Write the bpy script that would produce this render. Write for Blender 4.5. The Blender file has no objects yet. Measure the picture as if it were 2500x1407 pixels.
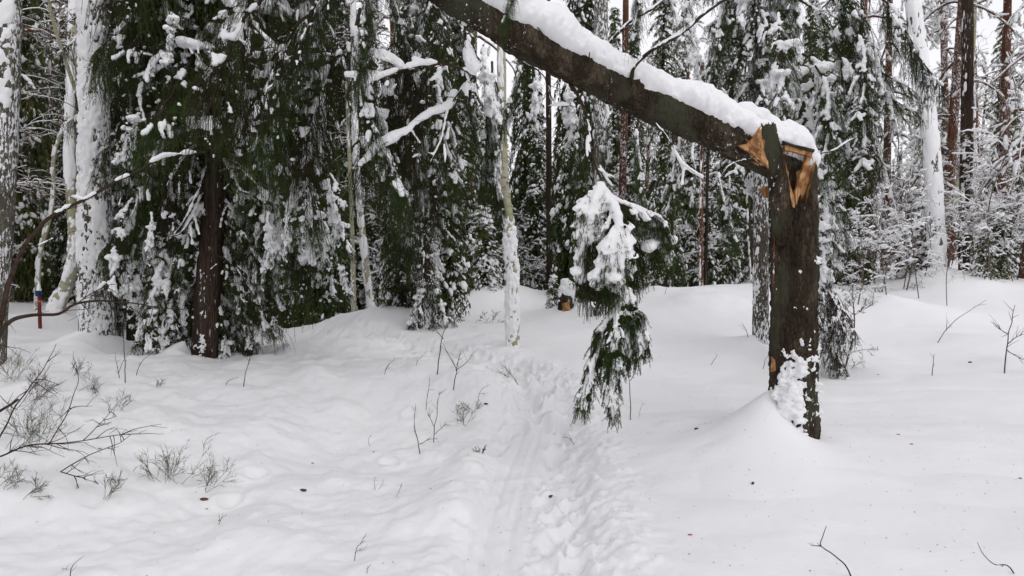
import bpy, math, random
import numpy as np
from mathutils import Matrix, Vector, Euler

random.seed(7)
RNG = np.random.default_rng(11)
SC = bpy.context.scene
COL = SC.collection
PI = math.pi

# ------------------------------------------------------------------ camera, sky, sun, exposure
CAM_H, FPX, HORIZON = 1.6, 1785.0, 620.0
PITCH = math.atan((703.5 - HORIZON) / FPX)
cam_d = bpy.data.cameras.new('camera')
cam_d.sensor_width = 36.0
cam_d.lens = 36.0 * FPX / 2500.0
cam_d.clip_start, cam_d.clip_end = 0.05, 600.0
cam = bpy.data.objects.new('camera', cam_d)
COL.objects.link(cam)
cam.location = (0, 0, CAM_H)
cam.rotation_euler = (PI / 2 - PITCH, 0, 0)
SC.camera = cam

SUN_EL, SUN_AZ = math.radians(42), math.radians(150)
world = bpy.data.worlds.new('World')
SC.world = world
world.use_nodes = True
wn, wl = world.node_tree.nodes, world.node_tree.links
wn.clear()
w_out = wn.new('ShaderNodeOutputWorld')
w_bg = wn.new('ShaderNodeBackground')
w_sky = wn.new('ShaderNodeTexSky')
w_sky.sky_type = 'NISHITA'
w_sky.sun_disc = False
w_sky.sun_elevation = SUN_EL
w_sky.sun_rotation = SUN_AZ
w_hsv = wn.new('ShaderNodeHueSaturation')          # a closed cloud deck: the blue is gone
w_hsv.inputs['Saturation'].default_value = 0.10
w_mix = wn.new('ShaderNodeMix')
w_mix.data_type = 'RGBA'
w_mix.inputs['Factor'].default_value = 0.72
w_mix.inputs['B'].default_value = (9.75, 9.6, 10.1, 1)
wl.new(w_sky.outputs['Color'], w_hsv.inputs['Color'])
wl.new(w_hsv.outputs['Color'], w_mix.inputs['A'])
wl.new(w_mix.outputs['Result'], w_bg.inputs['Color'])
w_bg.inputs['Strength'].default_value = 0.105
wl.new(w_bg.outputs['Background'], w_out.inputs['Surface'])

sun_d = bpy.data.lights.new('sun', 'SUN')
sun_d.energy = 0.5
sun_d.angle = math.radians(40)
sun_d.color = (1.0, 0.97, 0.94)
sun = bpy.data.objects.new('sun', sun_d)
COL.objects.link(sun)
_sd = Vector((math.sin(SUN_AZ) * math.cos(SUN_EL), math.cos(SUN_AZ) * math.cos(SUN_EL), math.sin(SUN_EL)))
sun.rotation_euler = (-_sd).to_track_quat('-Z', 'Y').to_euler()
sun.location = (0, 0, 30)

SC.view_settings.view_transform = 'Standard'
SC.view_settings.look = 'None'
SC.view_settings.gamma = 1.0
SC.view_settings.use_curve_mapping = False
SC.view_settings.exposure = 0.17
SC.render.engine = 'CYCLES'
SC.cycles.max_bounces = 5
SC.cycles.diffuse_bounces = 4
SC.cycles.glossy_bounces = 1
SC.cycles.transmission_bounces = 1

# ------------------------------------------------------------------ small maths
def P(px, py, Y):
    """point at depth Y (metres along the ground) seen at picture position px, py of the 2500 x 1407 photograph"""
    a, b = (px - 1250.0) / FPX, (703.5 - py) / FPX
    c, s = math.cos(PITCH), math.sin(PITCH)
    dy, dz = c + b * s, b * c - s
    k = Y / dy
    return np.array([a * k, Y, CAM_H + dz * k])

def unit(v):
    v = np.asarray(v, float)
    return v / np.maximum(np.linalg.norm(v, axis=-1, keepdims=True), 1e-9)

def _hash(ix, iy, iz, s):
    h = (ix.astype(np.int64) * 374761393 + iy.astype(np.int64) * 668265263 + iz.astype(np.int64) * 2147483647 + s * 144269504) & 0xFFFFFFFF
    h = ((h ^ (h >> 13)) * 1274126177) & 0xFFFFFFFF
    h = ((h ^ (h >> 15)) * 2246822519) & 0xFFFFFFFF
    return ((h ^ (h >> 16)) & 0xFFFFFF) / float(0xFFFFFF) * 2 - 1

def vnoise(p, seed=0):
    p = np.asarray(p, float)
    i = np.floor(p).astype(np.int64)
    f = p - i
    f = f * f * f * (f * (f * 6 - 15) + 10)
    out = 0
    for dx in (0, 1):
        wx = f[..., 0] if dx else 1 - f[..., 0]
        for dy in (0, 1):
            wy = f[..., 1] if dy else 1 - f[..., 1]
            for dz in (0, 1):
                wz = f[..., 2] if dz else 1 - f[..., 2]
                out = out + wx * wy * wz * _hash(i[..., 0] + dx, i[..., 1] + dy, i[..., 2] + dz, seed)
    return out

def fbm(p, scale=1.0, octv=4, seed=0, gain=0.5):
    p = np.asarray(p, float) * scale
    a, s, n = 1.0, 0.0, 0.0
    for o in range(octv):
        s = s + a * vnoise(p + 17.3 * o, seed + o * 31)
        n += a
        a *= gain
        p = p * 2.03
    return s / n * 1.6

def sstep(a, b, x):
    t = np.clip((x - a) / (b - a), 0, 1)
    return t * t * (3 - 2 * t)

def spline(pts, n):
    """Catmull-Rom through pts, n samples"""
    p = np.asarray(pts, float)
    if len(p) < 3:
        t = np.linspace(0, 1, n)[:, None]
        return p[0] * (1 - t) + p[-1] * t
    q = np.vstack([2 * p[0] - p[1], p, 2 * p[-1] - p[-2]])
    t = np.linspace(0, len(p) - 1 - 1e-6, n)
    i = t.astype(int)
    f = (t - i)[:, None]
    a, b, c, d = q[i], q[i + 1], q[i + 2], q[i + 3]
    return 0.5 * (2 * b + (c - a) * f + (2 * a - 5 * b + 4 * c - d) * f ** 2 + (3 * b - a - 3 * c + d) * f ** 3)

def seg_dist(x, y, poly):
    """distance to a polyline in plan, and the running length of the nearest point"""
    best = np.full(x.shape, 1e9)
    arc = np.zeros(x.shape)
    side = np.zeros(x.shape)
    run = 0.0
    for a, b in zip(poly[:-1], poly[1:]):
        d = b - a
        L = float(np.hypot(*d))
        t = np.clip(((x - a[0]) * d[0] + (y - a[1]) * d[1]) / (L * L), 0, 1)
        ex, ey = x - a[0] - t * d[0], y - a[1] - t * d[1]
        r = np.hypot(ex, ey)
        m = r < best
        best = np.where(m, r, best)
        arc = np.where(m, run + t * L, arc)
        side = np.where(m, np.sign(d[0] * ey - d[1] * ex), side)
        run += L
    return best, arc, side

# ------------------------------------------------------------------ mesh helpers
def make_mesh(name, V, tris=None, quads=None, mats=(), tri_mat=None, quad_mat=None, smooth=True):
    V = np.asarray(V, np.float32)
    me = bpy.data.meshes.new(name)
    loops, totals, mi = [], [], []
    if tris is not None and len(tris):
        tris = np.asarray(tris, np.int32)
        loops.append(tris.ravel()); totals.append(np.full(len(tris), 3, np.int32))
        mi.append(np.zeros(len(tris), np.int32) if tri_mat is None else np.asarray(tri_mat, np.int32))
    if quads is not None and len(quads):
        quads = np.asarray(quads, np.int32)
        loops.append(quads.ravel()); totals.append(np.full(len(quads), 4, np.int32))
        mi.append(np.zeros(len(quads), np.int32) if quad_mat is None else np.asarray(quad_mat, np.int32))
    loops, totals, mi = np.concatenate(loops), np.concatenate(totals), np.concatenate(mi)
    me.vertices.add(len(V)); me.vertices.foreach_set('co', V.ravel())
    me.loops.add(len(loops)); me.loops.foreach_set('vertex_index', loops)
    me.polygons.add(len(totals))
    me.polygons.foreach_set('loop_start', np.concatenate([[0], np.cumsum(totals)[:-1]]).astype(np.int32))
    me.polygons.foreach_set('loop_total', totals)
    for m in mats:
        me.materials.append(m)
    me.polygons.foreach_set('material_index', mi)
    me.polygons.foreach_set('use_smooth', np.full(len(totals), smooth))
    me.update(calc_edges=True)
    me.validate()
    return me

class MB:
    """collects geometry for one mesh"""
    def __init__(self):
        self.V, self.T, self.Q, self.TM, self.QM, self.n = [], [], [], [], [], 0
    def add(self, V, tris=None, quads=None, mat=0):
        V = np.asarray(V, float).reshape(-1, 3)
        if tris is not None and len(tris):
            self.T.append(np.asarray(tris) + self.n); self.TM.append(np.full(len(tris), mat))
        if quads is not None and len(quads):
            self.Q.append(np.asarray(quads) + self.n); self.QM.append(np.full(len(quads), mat))
        self.V.append(V); self.n += len(V)
        return self
    def mesh(self, name, mats, offset=None, smooth=True):
        V = np.concatenate(self.V)
        if offset is not None:
            V = V - np.asarray(offset)
        return make_mesh(name, V, np.concatenate(self.T) if self.T else None, np.concatenate(self.Q) if self.Q else None, mats,
                         np.concatenate(self.TM) if self.T else None, np.concatenate(self.QM) if self.Q else None, smooth)

def frames(p, ref):
    p = np.asarray(p, float)
    t = unit(np.gradient(p, axis=0))
    ref = np.asarray(ref, float)
    a = unit(ref - t * (t @ ref)[:, None])
    return t, a, np.cross(t, a)

def tube(mb, pts, rad, sides=8, mat=0, ref=None, cap=True, wob=None, amount=0.0, wscale=8.0):
    pts = np.asarray(pts, float)
    rad = np.broadcast_to(np.asarray(rad, float), (len(pts),))
    if ref is None:
        d = pts[-1] - pts[0]
        ref = (1, 0, 0) if abs(d[2]) > abs(d[0]) else (0, 0, 1)
    t, a, b = frames(pts, ref)
    ph = np.linspace(0, 2 * PI, sides, endpoint=False)
    dirs = a[:, None] * np.cos(ph)[None, :, None] + b[:, None] * np.sin(ph)[None, :, None]
    R = rad[:, None] * np.ones(sides)
    V = pts[:, None] + dirs * R[..., None]
    if amount:
        V = V + dirs * (fbm(V * (1, 1, .45), wscale, 3, 5)[..., None] * amount)
    n = len(pts)
    i, j = np.meshgrid(np.arange(n - 1), np.arange(sides), indexing='ij')
    q = np.stack([i * sides + j, i * sides + (j + 1) % sides, (i + 1) * sides + (j + 1) % sides, (i + 1) * sides + j], -1).reshape(-1, 4)
    V = V.reshape(-1, 3)
    tr = None
    if cap:
        V = np.vstack([V, pts[0], pts[-1]])
        k = n * sides
        jj = np.arange(sides)
        tr = np.vstack([np.stack([np.full(sides, k), (jj + 1) % sides, jj], -1),
                        np.stack([np.full(sides, k + 1), (n - 1) * sides + jj, (n - 1) * sides + (jj + 1) % sides], -1)])
    mb.add(V, tr, q, mat)

def many_tubes(mb, PT, R, mat=0, sides=3):
    """PT (N,S,3) polylines, R (N,S) radii: thin prisms"""
    N, S, _ = PT.shape
    if N == 0:
        return
    t = unit(np.gradient(PT, axis=1))
    ref = np.where(np.abs(t[..., 2:3]) > .8, np.array([1., 0, 0]), np.array([0, 0, 1.]))
    a = unit(np.cross(t, ref)); b = np.cross(t, a)
    ph = np.linspace(0, 2 * PI, sides, endpoint=False)
    V = PT[:, :, None] + (a[:, :, None] * np.cos(ph)[:, None] + b[:, :, None] * np.sin(ph)[:, None]) * R[:, :, None, None]
    n, i, j = np.meshgrid(np.arange(N), np.arange(S - 1), np.arange(sides), indexing='ij')
    base = n * S * sides
    q = np.stack([base + i * sides + j, base + i * sides + (j + 1) % sides, base + (i + 1) * sides + (j + 1) % sides, base + (i + 1) * sides + j], -1).reshape(-1, 4)
    mb.add(V.reshape(-1, 3), None, q, mat)

def ico(sub):
    import bmesh
    bm = bmesh.new()
    bmesh.ops.create_icosphere(bm, subdivisions=sub, radius=1)
    V = np.array([v.co[:] for v in bm.verts]); F = np.array([[v.index for v in f.verts] for f in bm.faces])
    bm.free()
    return V, F
ICO1, ICO2, ICO3 = ico(1), ico(2), ico(3)

def lumps(mb, C, S, shape=ICO1, jitter=.25, rng=RNG, mat=0, D=None):
    """blobs at C (N,3) of half-sizes S (N,3); D: direction of the first axis"""
    V, F = shape
    N = len(C)
    if N == 0:
        return
    k = len(V)
    W = V[None] * (1 + rng.uniform(-jitter, jitter, (N, k, 1)))
    W = W * S[:, None]
    if D is None:
        th = rng.uniform(0, 2 * PI, N)
        D = np.stack([np.cos(th), np.sin(th), 0 * th], -1)
    D = unit(D)
    up = np.broadcast_to(np.array([0.02, 0.01, 1.]), D.shape)
    B = unit(np.cross(up, D)); U = np.cross(D, B)
    W = W[..., 0:1] * D[:, None] + W[..., 1:2] * B[:, None] + W[..., 2:3] * U[:, None]
    W = W + C[:, None]
    mb.add(W.reshape(-1, 3), (F[None] + (np.arange(N) * k)[:, None, None]).reshape(-1, 3), None, mat)

def fuse(V, F, voxel, name, mats, rough=.012, rscale=14, smooth_it=2, seed=0, offset=None):
    """melt overlapping blobs into one skin and give it a crumbly relief"""
    me = make_mesh('tmp', V, F)
    o = bpy.data.objects.new('tmp', me)
    COL.objects.link(o)
    m = o.modifiers.new('r', 'REMESH'); m.mode = 'VOXEL'; m.voxel_size = voxel
    if smooth_it:
        s = o.modifiers.new('s', 'SMOOTH'); s.factor = .5; s.iterations = smooth_it
    dg = bpy.context.evaluated_depsgraph_get()
    ev = o.evaluated_get(dg).to_mesh()
    n = len(ev.vertices)
    co = np.empty(n * 3, np.float32); ev.vertices.foreach_get('co', co)
    no = np.empty(n * 3, np.float32); ev.vertices.foreach_get('normal', no)
    nl = len(ev.loops); vi = np.empty(nl, np.int32); ev.loops.foreach_get('vertex_index', vi)
    tot = np.empty(len(ev.polygons), np.int32); ev.polygons.foreach_get('loop_total', tot)
    o.evaluated_get(dg).to_mesh_clear()
    bpy.data.objects.remove(o); bpy.data.meshes.remove(me)
    co, no = co.reshape(-1, 3).astype(float), no.reshape(-1, 3)
    co = co + no * (fbm(co, rscale, 4, seed + 3, .6)[:, None] * rough)
    if offset is not None:
        co = co - np.asarray(offset)
    return make_mesh(name, co, None, vi.reshape(-1, 4), mats) if (tot == 4).all() else None

# ------------------------------------------------------------------ objects
def tag(o, label=None, cat=None, group=None, kind=None):
    if label: o['label'] = label
    if cat: o['category'] = cat
    if group: o['group'] = group
    if kind: o['kind'] = kind
    return o

def link(name, me, parent=None, loc=(0, 0, 0), kind=None):
    o = bpy.data.objects.new(name, me)
    COL.objects.link(o)
    o.location = loc
    if parent is not None:
        o.parent = parent
    if kind or name == 'snow':
        o['kind'] = kind or 'stuff'
    return o

def thing(name, loc, label, cat, group=None):
    o = bpy.data.objects.new(name, None)
    COL.objects.link(o)
    o.location = tuple(float(v) for v in loc)
    o.empty_display_size = .1
    return tag(o, label, cat, group)

def copy_tree(o, parent=None):
    c = o.copy()
    COL.objects.link(c)
    if parent is not None:
        c.parent = parent
    for ch in o.children:
        copy_tree(ch, c)
    return c

# ------------------------------------------------------------------ materials
def mat(name, build, rough=.8):
    m = bpy.data.materials.new(name)
    m.use_nodes = True
    nt = m.node_tree
    b = nt.nodes['Principled BSDF']
    b.inputs['Roughness'].default_value = rough
    b.inputs['Specular IOR Level'].default_value = .10
    build(nt, nt.nodes, nt.links, b)
    return m

def tex(nt, kind, scale, vec=None, **kw):
    n = nt.nodes.new(kind)
    n.inputs['Scale'].default_value = scale
    for k, v in kw.items():
        n.inputs[k].default_value = v
    if vec is not None:
        nt.links.new(vec, n.inputs['Vector'])
    return n

def ramp(nt, src, stops):
    r = nt.nodes.new('ShaderNodeValToRGB')
    e = r.color_ramp.elements
    while len(e) < len(stops):
        e.new(.5)
    for el, (p, c) in zip(e, stops):
        el.position = p; el.color = (*c, 1)
    nt.links.new(src, r.inputs['Fac'])
    return r

def coords(nt, scale=(1, 1, 1), which='Object'):
    tc = nt.nodes.new('ShaderNodeTexCoord')
    mp = nt.nodes.new('ShaderNodeMapping')
    mp.inputs['Scale'].default_value = scale
    nt.links.new(tc.outputs[which], mp.inputs['Vector'])
    return mp.outputs['Vector']

def bump(nt, b, heights, strength=.5, dist=.01):
    last = None
    for h, st, di in heights:
        n = nt.nodes.new('ShaderNodeBump')
        n.inputs['Strength'].default_value = st
        n.inputs['Distance'].default_value = di
        nt.links.new(h, n.inputs['Height'])
        if last is not None:
            nt.links.new(last.outputs['Normal'], n.inputs['Normal'])
        last = n
    nt.links.new(last.outputs['Normal'], b.inputs['Normal'])

def m_snow(nt, N, L, b, fine=1.0):
    v = coords(nt)
    n1 = tex(nt, 'ShaderNodeTexNoise', 24, v, Detail=5, Roughness=.65)
    n2 = tex(nt, 'ShaderNodeTexNoise', 150, v, Detail=3, Roughness=.7)
    n3 = tex(nt, 'ShaderNodeTexNoise', 1.3, v, Detail=3)
    r = ramp(nt, n3.outputs['Fac'], [(.3, (.855, .857, .87)), (.7, (.90, .90, .905))])
    L.new(r.outputs['Color'], b.inputs['Base Color'])
    b.inputs['Subsurface Weight'].default_value = 0.0
    bump(nt, b, [(n1.outputs['Fac'], .35 * fine, .012), (n2.outputs['Fac'], .4 * fine, .003)])

def m_ground(nt, N, L, b):
    v = coords(nt)
    n0 = tex(nt, 'ShaderNodeTexNoise', 6, v, Detail=5, Roughness=.6)
    n1 = tex(nt, 'ShaderNodeTexNoise', 28, v, Detail=5, Roughness=.65)
    n2 = tex(nt, 'ShaderNodeTexNoise', 220, v, Detail=2, Roughness=.7)
    n3 = tex(nt, 'ShaderNodeTexNoise', .8, v, Detail=4)
    r = ramp(nt, n3.outputs['Fac'], [(.3, (.845, .846, .858)), (.7, (.89, .888, .893))])
    # fallen needles and bark crumbs lying on the snow, thin specks
    vo = tex(nt, 'ShaderNodeTexVoronoi', 26, v)
    vo.inputs['Randomness'].default_value = 1
    lt = N.new('ShaderNodeMath'); lt.operation = 'LESS_THAN'; lt.inputs[1].default_value = .045
    L.new(vo.outputs['Distance'], lt.inputs[0])
    sp = N.new('ShaderNodeSeparateColor'); L.new(vo.outputs['Color'], sp.inputs['Color'])
    gt = N.new('ShaderNodeMath'); gt.operation = 'GREATER_THAN'; gt.inputs[1].default_value = .94
    L.new(sp.outputs['Red'], gt.inputs[0])
    mu = N.new('ShaderNodeMath'); mu.operation = 'MULTIPLY'
    L.new(lt.outputs[0], mu.inputs[0]); L.new(gt.outputs[0], mu.inputs[1])
    mx = N.new('ShaderNodeMix'); mx.data_type = 'RGBA'; mx.inputs['B'].default_value = (.16, .11, .07, 1)
    L.new(mu.outputs[0], mx.inputs['Factor']); L.new(r.outputs['Color'], mx.inputs['A'])
    L.new(mx.outputs['Result'], b.inputs['Base Color'])
    bump(nt, b, [(n0.outputs['Fac'], .25, .03), (n1.outputs['Fac'], .3, .010), (n2.outputs['Fac'], .35, .002)])

def m_bark(c0, c1, c2, flecks=0.0, vs=(1, 1, .35), scale=34, moss=None, depth=.012):
    def f(nt, N, L, b):
        v = coords(nt, vs)
        n = tex(nt, 'ShaderNodeTexNoise', 9, v, Detail=6, Roughness=.7)
        vo = tex(nt, 'ShaderNodeTexVoronoi', scale, v)
        vo.feature = 'DISTANCE_TO_EDGE'
        r = ramp(nt, n.outputs['Fac'], [(.3, c0), (.52, c1), (.72, c2)])
        e = ramp(nt, vo.outputs['Distance'], [(0, (.35, .35, .35)), (.12, (1, 1, 1))])
        mx = N.new('ShaderNodeMix'); mx.data_type = 'RGBA'; mx.blend_type = 'MULTIPLY'; mx.inputs['Factor'].default_value = .8
        L.new(r.outputs['Color'], mx.inputs['A']); L.new(e.outputs['Color'], mx.inputs['B'])
        col = mx.outputs['Result']
        if moss:
            n4 = tex(nt, 'ShaderNodeTexNoise', 5, v, Detail=4)
            r4 = ramp(nt, n4.outputs['Fac'], [(.5, (0, 0, 0)), (.62, (1, 1, 1))])
            m2 = N.new('ShaderNodeMix'); m2.data_type = 'RGBA'; m2.inputs['B'].default_value = (*moss, 1)
            L.new(r4.outputs['Color'], m2.inputs['Factor']); L.new(col, m2.inputs['A'])
            col = m2.outputs['Result']
        if flecks > 0:   # dry snow caught in the flakes of the bark
            n5 = tex(nt, 'ShaderNodeTexNoise', 42, v, Detail=4, Roughness=.7)
            n6 = tex(nt, 'ShaderNodeTexNoise', 3, v, Detail=2)
            ad = N.new('ShaderNodeMath'); ad.operation = 'MULTIPLY_ADD'; ad.inputs[1].default_value = .5
            L.new(n6.outputs['Fac'], ad.inputs[0]); L.new(n5.outputs['Fac'], ad.inputs[2])
            r5 = ramp(nt, ad.outputs[0], [(.98 - flecks, (0, 0, 0)), (1.0 - flecks, (1, 1, 1))])
            m3 = N.new('ShaderNodeMix'); m3.data_type = 'RGBA'; m3.inputs['B'].default_value = (.8, .81, .83, 1)
            L.new(r5.outputs['Color'], m3.inputs['Factor']); L.new(col, m3.inputs['A'])
            col = m3.outputs['Result']
        L.new(col, b.inputs['Base Color'])
        bump(nt, b, [(n.outputs['Fac'], .6, depth), (vo.outputs['Distance'], .8, depth)])
    return f

def m_plain(c, var=.3, scale=20):
    def f(nt, N, L, b):
        v = coords(nt)
        n = tex(nt, 'ShaderNodeTexNoise', scale, v, Detail=3)
        r = ramp(nt, n.outputs['Fac'], [(.3, tuple(x * (1 - var) for x in c)), (.7, tuple(x * (1 + var) for x in c))])
        L.new(r.outputs['Color'], b.inputs['Base Color'])
    return f

def m_needles(c0, c1, c2, scale=5):
    def f(nt, N, L, b):
        v = coords(nt)
        n = tex(nt, 'ShaderNodeTexNoise', scale, v, Detail=4, Roughness=.6)
        oi = N.new('ShaderNodeObjectInfo')
        ad = N.new('ShaderNodeMath'); ad.operation = 'MULTIPLY_ADD'; ad.inputs[1].default_value = .28; 
        L.new(oi.outputs['Random'], ad.inputs[0]); L.new(n.outputs['Fac'], ad.inputs[2])
        r = ramp(nt, ad.outputs[0], [(.38, c0), (.62, c1), (.85, c2)])
        L.new(r.outputs['Color'], b.inputs['Base Color'])
    return f

def m_birch(nt, N, L, b):
    v = coords(nt, (1, 1, 4))
    n = tex(nt, 'ShaderNodeTexNoise', 7, v, Detail=5, Roughness=.65)
    n2 = tex(nt, 'ShaderNodeTexNoise', 2.2, coords(nt, (1, 1, .6)), Detail=3)
    r = ramp(nt, n.outputs['Fac'], [(.34, (.03, .025, .02)), (.42, (.34, .32, .25)), (.7, (.5, .47, .38))])
    m = N.new('ShaderNodeMix'); m.data_type = 'RGBA'; m.inputs['B'].default_value = (.30, .30, .13, 1)
    rr = ramp(nt, n2.outputs['Fac'], [(.42, (0, 0, 0)), (.65, (.6, .6, .6))])
    L.new(rr.outputs['Color'], m.inputs['Factor']); L.new(r.outputs['Color'], m.inputs['A'])
    L.new(m.outputs['Result'], b.inputs['Base Color'])
    bump(nt, b, [(n.outputs['Fac'], .4, .006)])

def m_wood(nt, N, L, b):
    v = coords(nt, (1, 1, .12))
    n = tex(nt, 'ShaderNodeTexNoise', 60, v, Detail=5, Roughness=.6)
    n2 = tex(nt, 'ShaderNodeTexNoise', 12, coords(nt), Detail=4)
    r = ramp(nt, n.outputs['Fac'], [(.3, (.22, .09, .035)), (.5, (.46, .25, .11)), (.72, (.70, .47, .25))])
    r2 = ramp(nt, n2.outputs['Fac'], [(.40, (.35, .2, .14)), (.55, (1, 1, 1))])
    m = N.new('ShaderNodeMix'); m.data_type = 'RGBA'; m.blend_type = 'MULTIPLY'; m.inputs['Factor'].default_value = .7
    L.new(r.outputs['Color'], m.inputs['A']); L.new(r2.outputs['Color'], m.inputs['B'])
    L.new(m.outputs['Result'], b.inputs['Base Color'])
    bump(nt, b, [(n.outputs['Fac'], .7, .008)])

M = {
    'snow': mat('snow', m_snow, .75),
    'ground': mat('ground snow', m_ground, .75),
    'bark': mat('spruce bark', m_bark((.014, .010, .007), (.044, .031, .021), (.15, .122, .085), .035, scale=38, moss=(.050, .050, .032), depth=.02)),
    'bark_fleck': mat('snow flecked bark', m_bark((.05, .042, .034), (.10, .085, .065), (.16, .135, .10), .20)),
    'bark_brown': mat('brown furrowed bark', m_bark((.020, .013, .010), (.050, .034, .025), (.095, .066, .048), .05, vs=(1, 1, .12), scale=30, depth=.02)),
    'bark_grey': mat('grey lichen bark', m_bark((.06, .055, .045), (.13, .12, .095), (.20, .18, .14), .17)),
    'bark_red': mat('red pine bark', m_bark((.06, .024, .014), (.13, .058, .034), (.18, .105, .07), .14)),
    'birch': mat('birch bark', m_birch),
    'twig': mat('dark twig bark', m_plain((.045, .030, .022), .4, 30)),
    'twig_green': mat('bilberry stem', m_plain((.10, .125, .060), .4, 30)),
    'twig_grey': mat('grey twig', m_plain((.12, .10, .078), .4, 30)),
    'dead': mat('dead hanging twigs', m_plain((.036, .023, .015), .5, 8)),
    'needle': mat('spruce needles', m_needles((.012, .023, .007), (.030, .064, .015), (.078, .130, .030)), .7),
    'needle_far': mat('far spruce needles', m_needles((.024, .034, .012), (.050, .074, .024), (.110, .125, .042), 2.5), .7),
    'needle_pine': mat('pine needles', m_needles((.055, .065, .045), (.10, .115, .075), (.15, .155, .10), 2), .6),
    'needle_brown': mat('withered brown leaves', m_needles((.05, .025, .015), (.11, .055, .03), (.15, .08, .045), 4), .7),
    'wood': mat('fresh torn wood', m_wood, .6),
    'red': mat('red post paint', m_plain((.17, .03, .035), .15, 10), .5),
    'blue': mat('blue post paint', m_plain((.02, .04, .11), .15, 10), .5),
    'orange': mat('orange paint', m_plain((.55, .16, .04), .1, 10), .5),
    'cone': mat('cone scales', m_plain((.10, .055, .035), .4, 60)),
    'leaf': mat('fallen leaf', m_plain((.33, .15, .06), .4, 30)),
}

# ------------------------------------------------------------------ terrain
_ctrl = [  # picture x, picture y, distance: the snow surface seen there
    (-900, 1407, 3.6), (0, 1407, 3.6), (600, 1407, 3.65), (1250, 1407, 3.62), (1900, 1407, 3.6), (2500, 1407, 3.6), (3300, 1407, 3.6),
    (0, 1100, 4.9), (400, 1150, 5.0), (800, 1100, 5.9), (1290, 1080, 6.0), (1450, 1066, 6.1), (1700, 1060, 5.9), (2000, 1085, 5.6), (2400, 1100, 5.6),
    (2300, 990, 7.0), (2450, 900, 9.0), (2050, 900, 9.0), (1600, 950, 7.8), (1330, 950, 7.5), (1050, 950, 7.3), (300, 960, 6.8), (0, 930, 7.2),
    (-100, 840, 9.6), (100, 800, 12.5), (0, 715, 21), (200, 735, 18), (-600, 780, 11), (500, 895, 8.4), (720, 850, 10), (820, 815, 12.5), (780, 800, 16), (900, 770, 12.6), (880, 764, 14),
    (1000, 785, 13), (1150, 785, 13), (1190, 775, 14), (1350, 775, 12.6), (1320, 735, 17), (1500, 765, 12.5), (1620, 745, 13.5), (1750, 712, 15.5),
    (1900, 690, 18), (2010, 765, 12.5), (2130, 668, 20), (2500, 668, 19), (2330, 780, 12.2), (2700, 700, 15),
    (1250, 860, 9.4), (1860, 850, 9.6), (1000, 742, 26), (1400, 735, 26), (500, 745, 26), (1200, 738, 20), (1700, 672, 26)]
_cp = np.array([P(*c) for c in _ctrl])
_far = [(-60, 60, 1.6), (0, 60, .6), (60, 60, 1.8), (-60, 110, 2), (0, 110, 2.2), (60, 110, 2.4), (-60, 10, 1.0), (60, 10, 1.2), (-30, 30, .9), (0, 36, .25), (30, 30, 1.4),
        (0, -4, -.1), (-6, -4, 0), (6, -4, 0), (-30, -4, .4), (30, -4, .4)]
_cp = np.vstack([_cp, np.array(_far, float)])
def _tpsk(r2):
    return .5 * r2 * np.log(r2 + 1e-12)
_n = len(_cp)
_A = np.zeros((_n + 3, _n + 3))
_d2 = ((_cp[:, None, :2] - _cp[None, :, :2]) ** 2).sum(-1)
_A[:_n, :_n] = _tpsk(_d2) + np.eye(_n) * .12
_A[:_n, _n] = 1; _A[:_n, _n + 1:] = _cp[:, :2]; _A[_n:, :_n] = _A[:_n, _n:].T
_w = np.linalg.solve(_A, np.concatenate([_cp[:, 2], np.zeros(3)]))

def XY(px, py, Y):
    return P(px, py, Y)[:2]
PATH = np.array([XY(1285, 1500, 3.2), XY(1290, 1407, 3.62), XY(1300, 1250, 4.5), XY(1310, 1100, 5.8), XY(1315, 1000, 6.8), XY(1290, 935, 7.8), XY(1210, 890, 8.6), XY(1060, 850, 9.6),
                 XY(900, 830, 10.8), XY(790, 818, 12.5), XY(700, 800, 16)])
SKI = np.array([XY(1140, 1500, 3.2), XY(1185, 1407, 3.62), XY(1222, 1250, 4.5), XY(1262, 1120, 5.6), XY(1290, 1050, 6.3), XY(1305, 990, 7.0)])
MOUNDS = [  # picture x, depth, height, reach, lean towards angle (deg), how one-sided
    (1908, 5.64, .38, .40, 188, .70), (240, 9.0, .36, .45, 200, .25), (455, 8.35, .26, .30, 180, .6), (700, 8.9, .20, .35, 0, .2), (1230, 9.5, .07, .25, 180, .4),
    (1385, 12.6, .14, .5, 0, 0), (1850, 9.65, .16, .35, 180, .5), (2450, 16.5, .35, 1.0, 0, 0), (2170, 12.6, .10, .35, 0, 0),
    (155, 14, .22, .4, 200, .5), (1195, 14.6, .42, .85, 0, 0), (1325, 15.0, .30, .7, 0, 0), (1010, 12.6, .18, .8, 0, 0), (1690, 13.2, .30, 1.0, 0, 0), (1480, 13.0, .14, .7, 0, 0), (1800, 12.2, .12, .8, 0, 0), (2350, 15, .30, 1.2, 0, 0), (2060, 13.2, .2, .9, 0, 0), (1560, 11.8, .10, .7, 0, 0), (2230, 12.5, .14, .8, 0, 0), (820, 11.8, .16, .6, 0, 0), (330, 7.2, .08, .9, 0, 0), (1760, 15, .15, 1.2, 0, 0), (2280, 16, .25, .5, 0, 0), (610, 8.7, .05, .5, 0, 0),
    (2400, 10.2, .10, .6, 0, 0), (2470, 9.0, .10, .3, 180, 0), (1940, 15, .12, 1.0, 0, 0), (930, 13.3, .12, .9, 0, 0), (1590, 14, .15, .5, 0, 0)]
_rs = np.random.default_rng(3)
STEPS = []
_pl = spline(PATH, 60)
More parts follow.
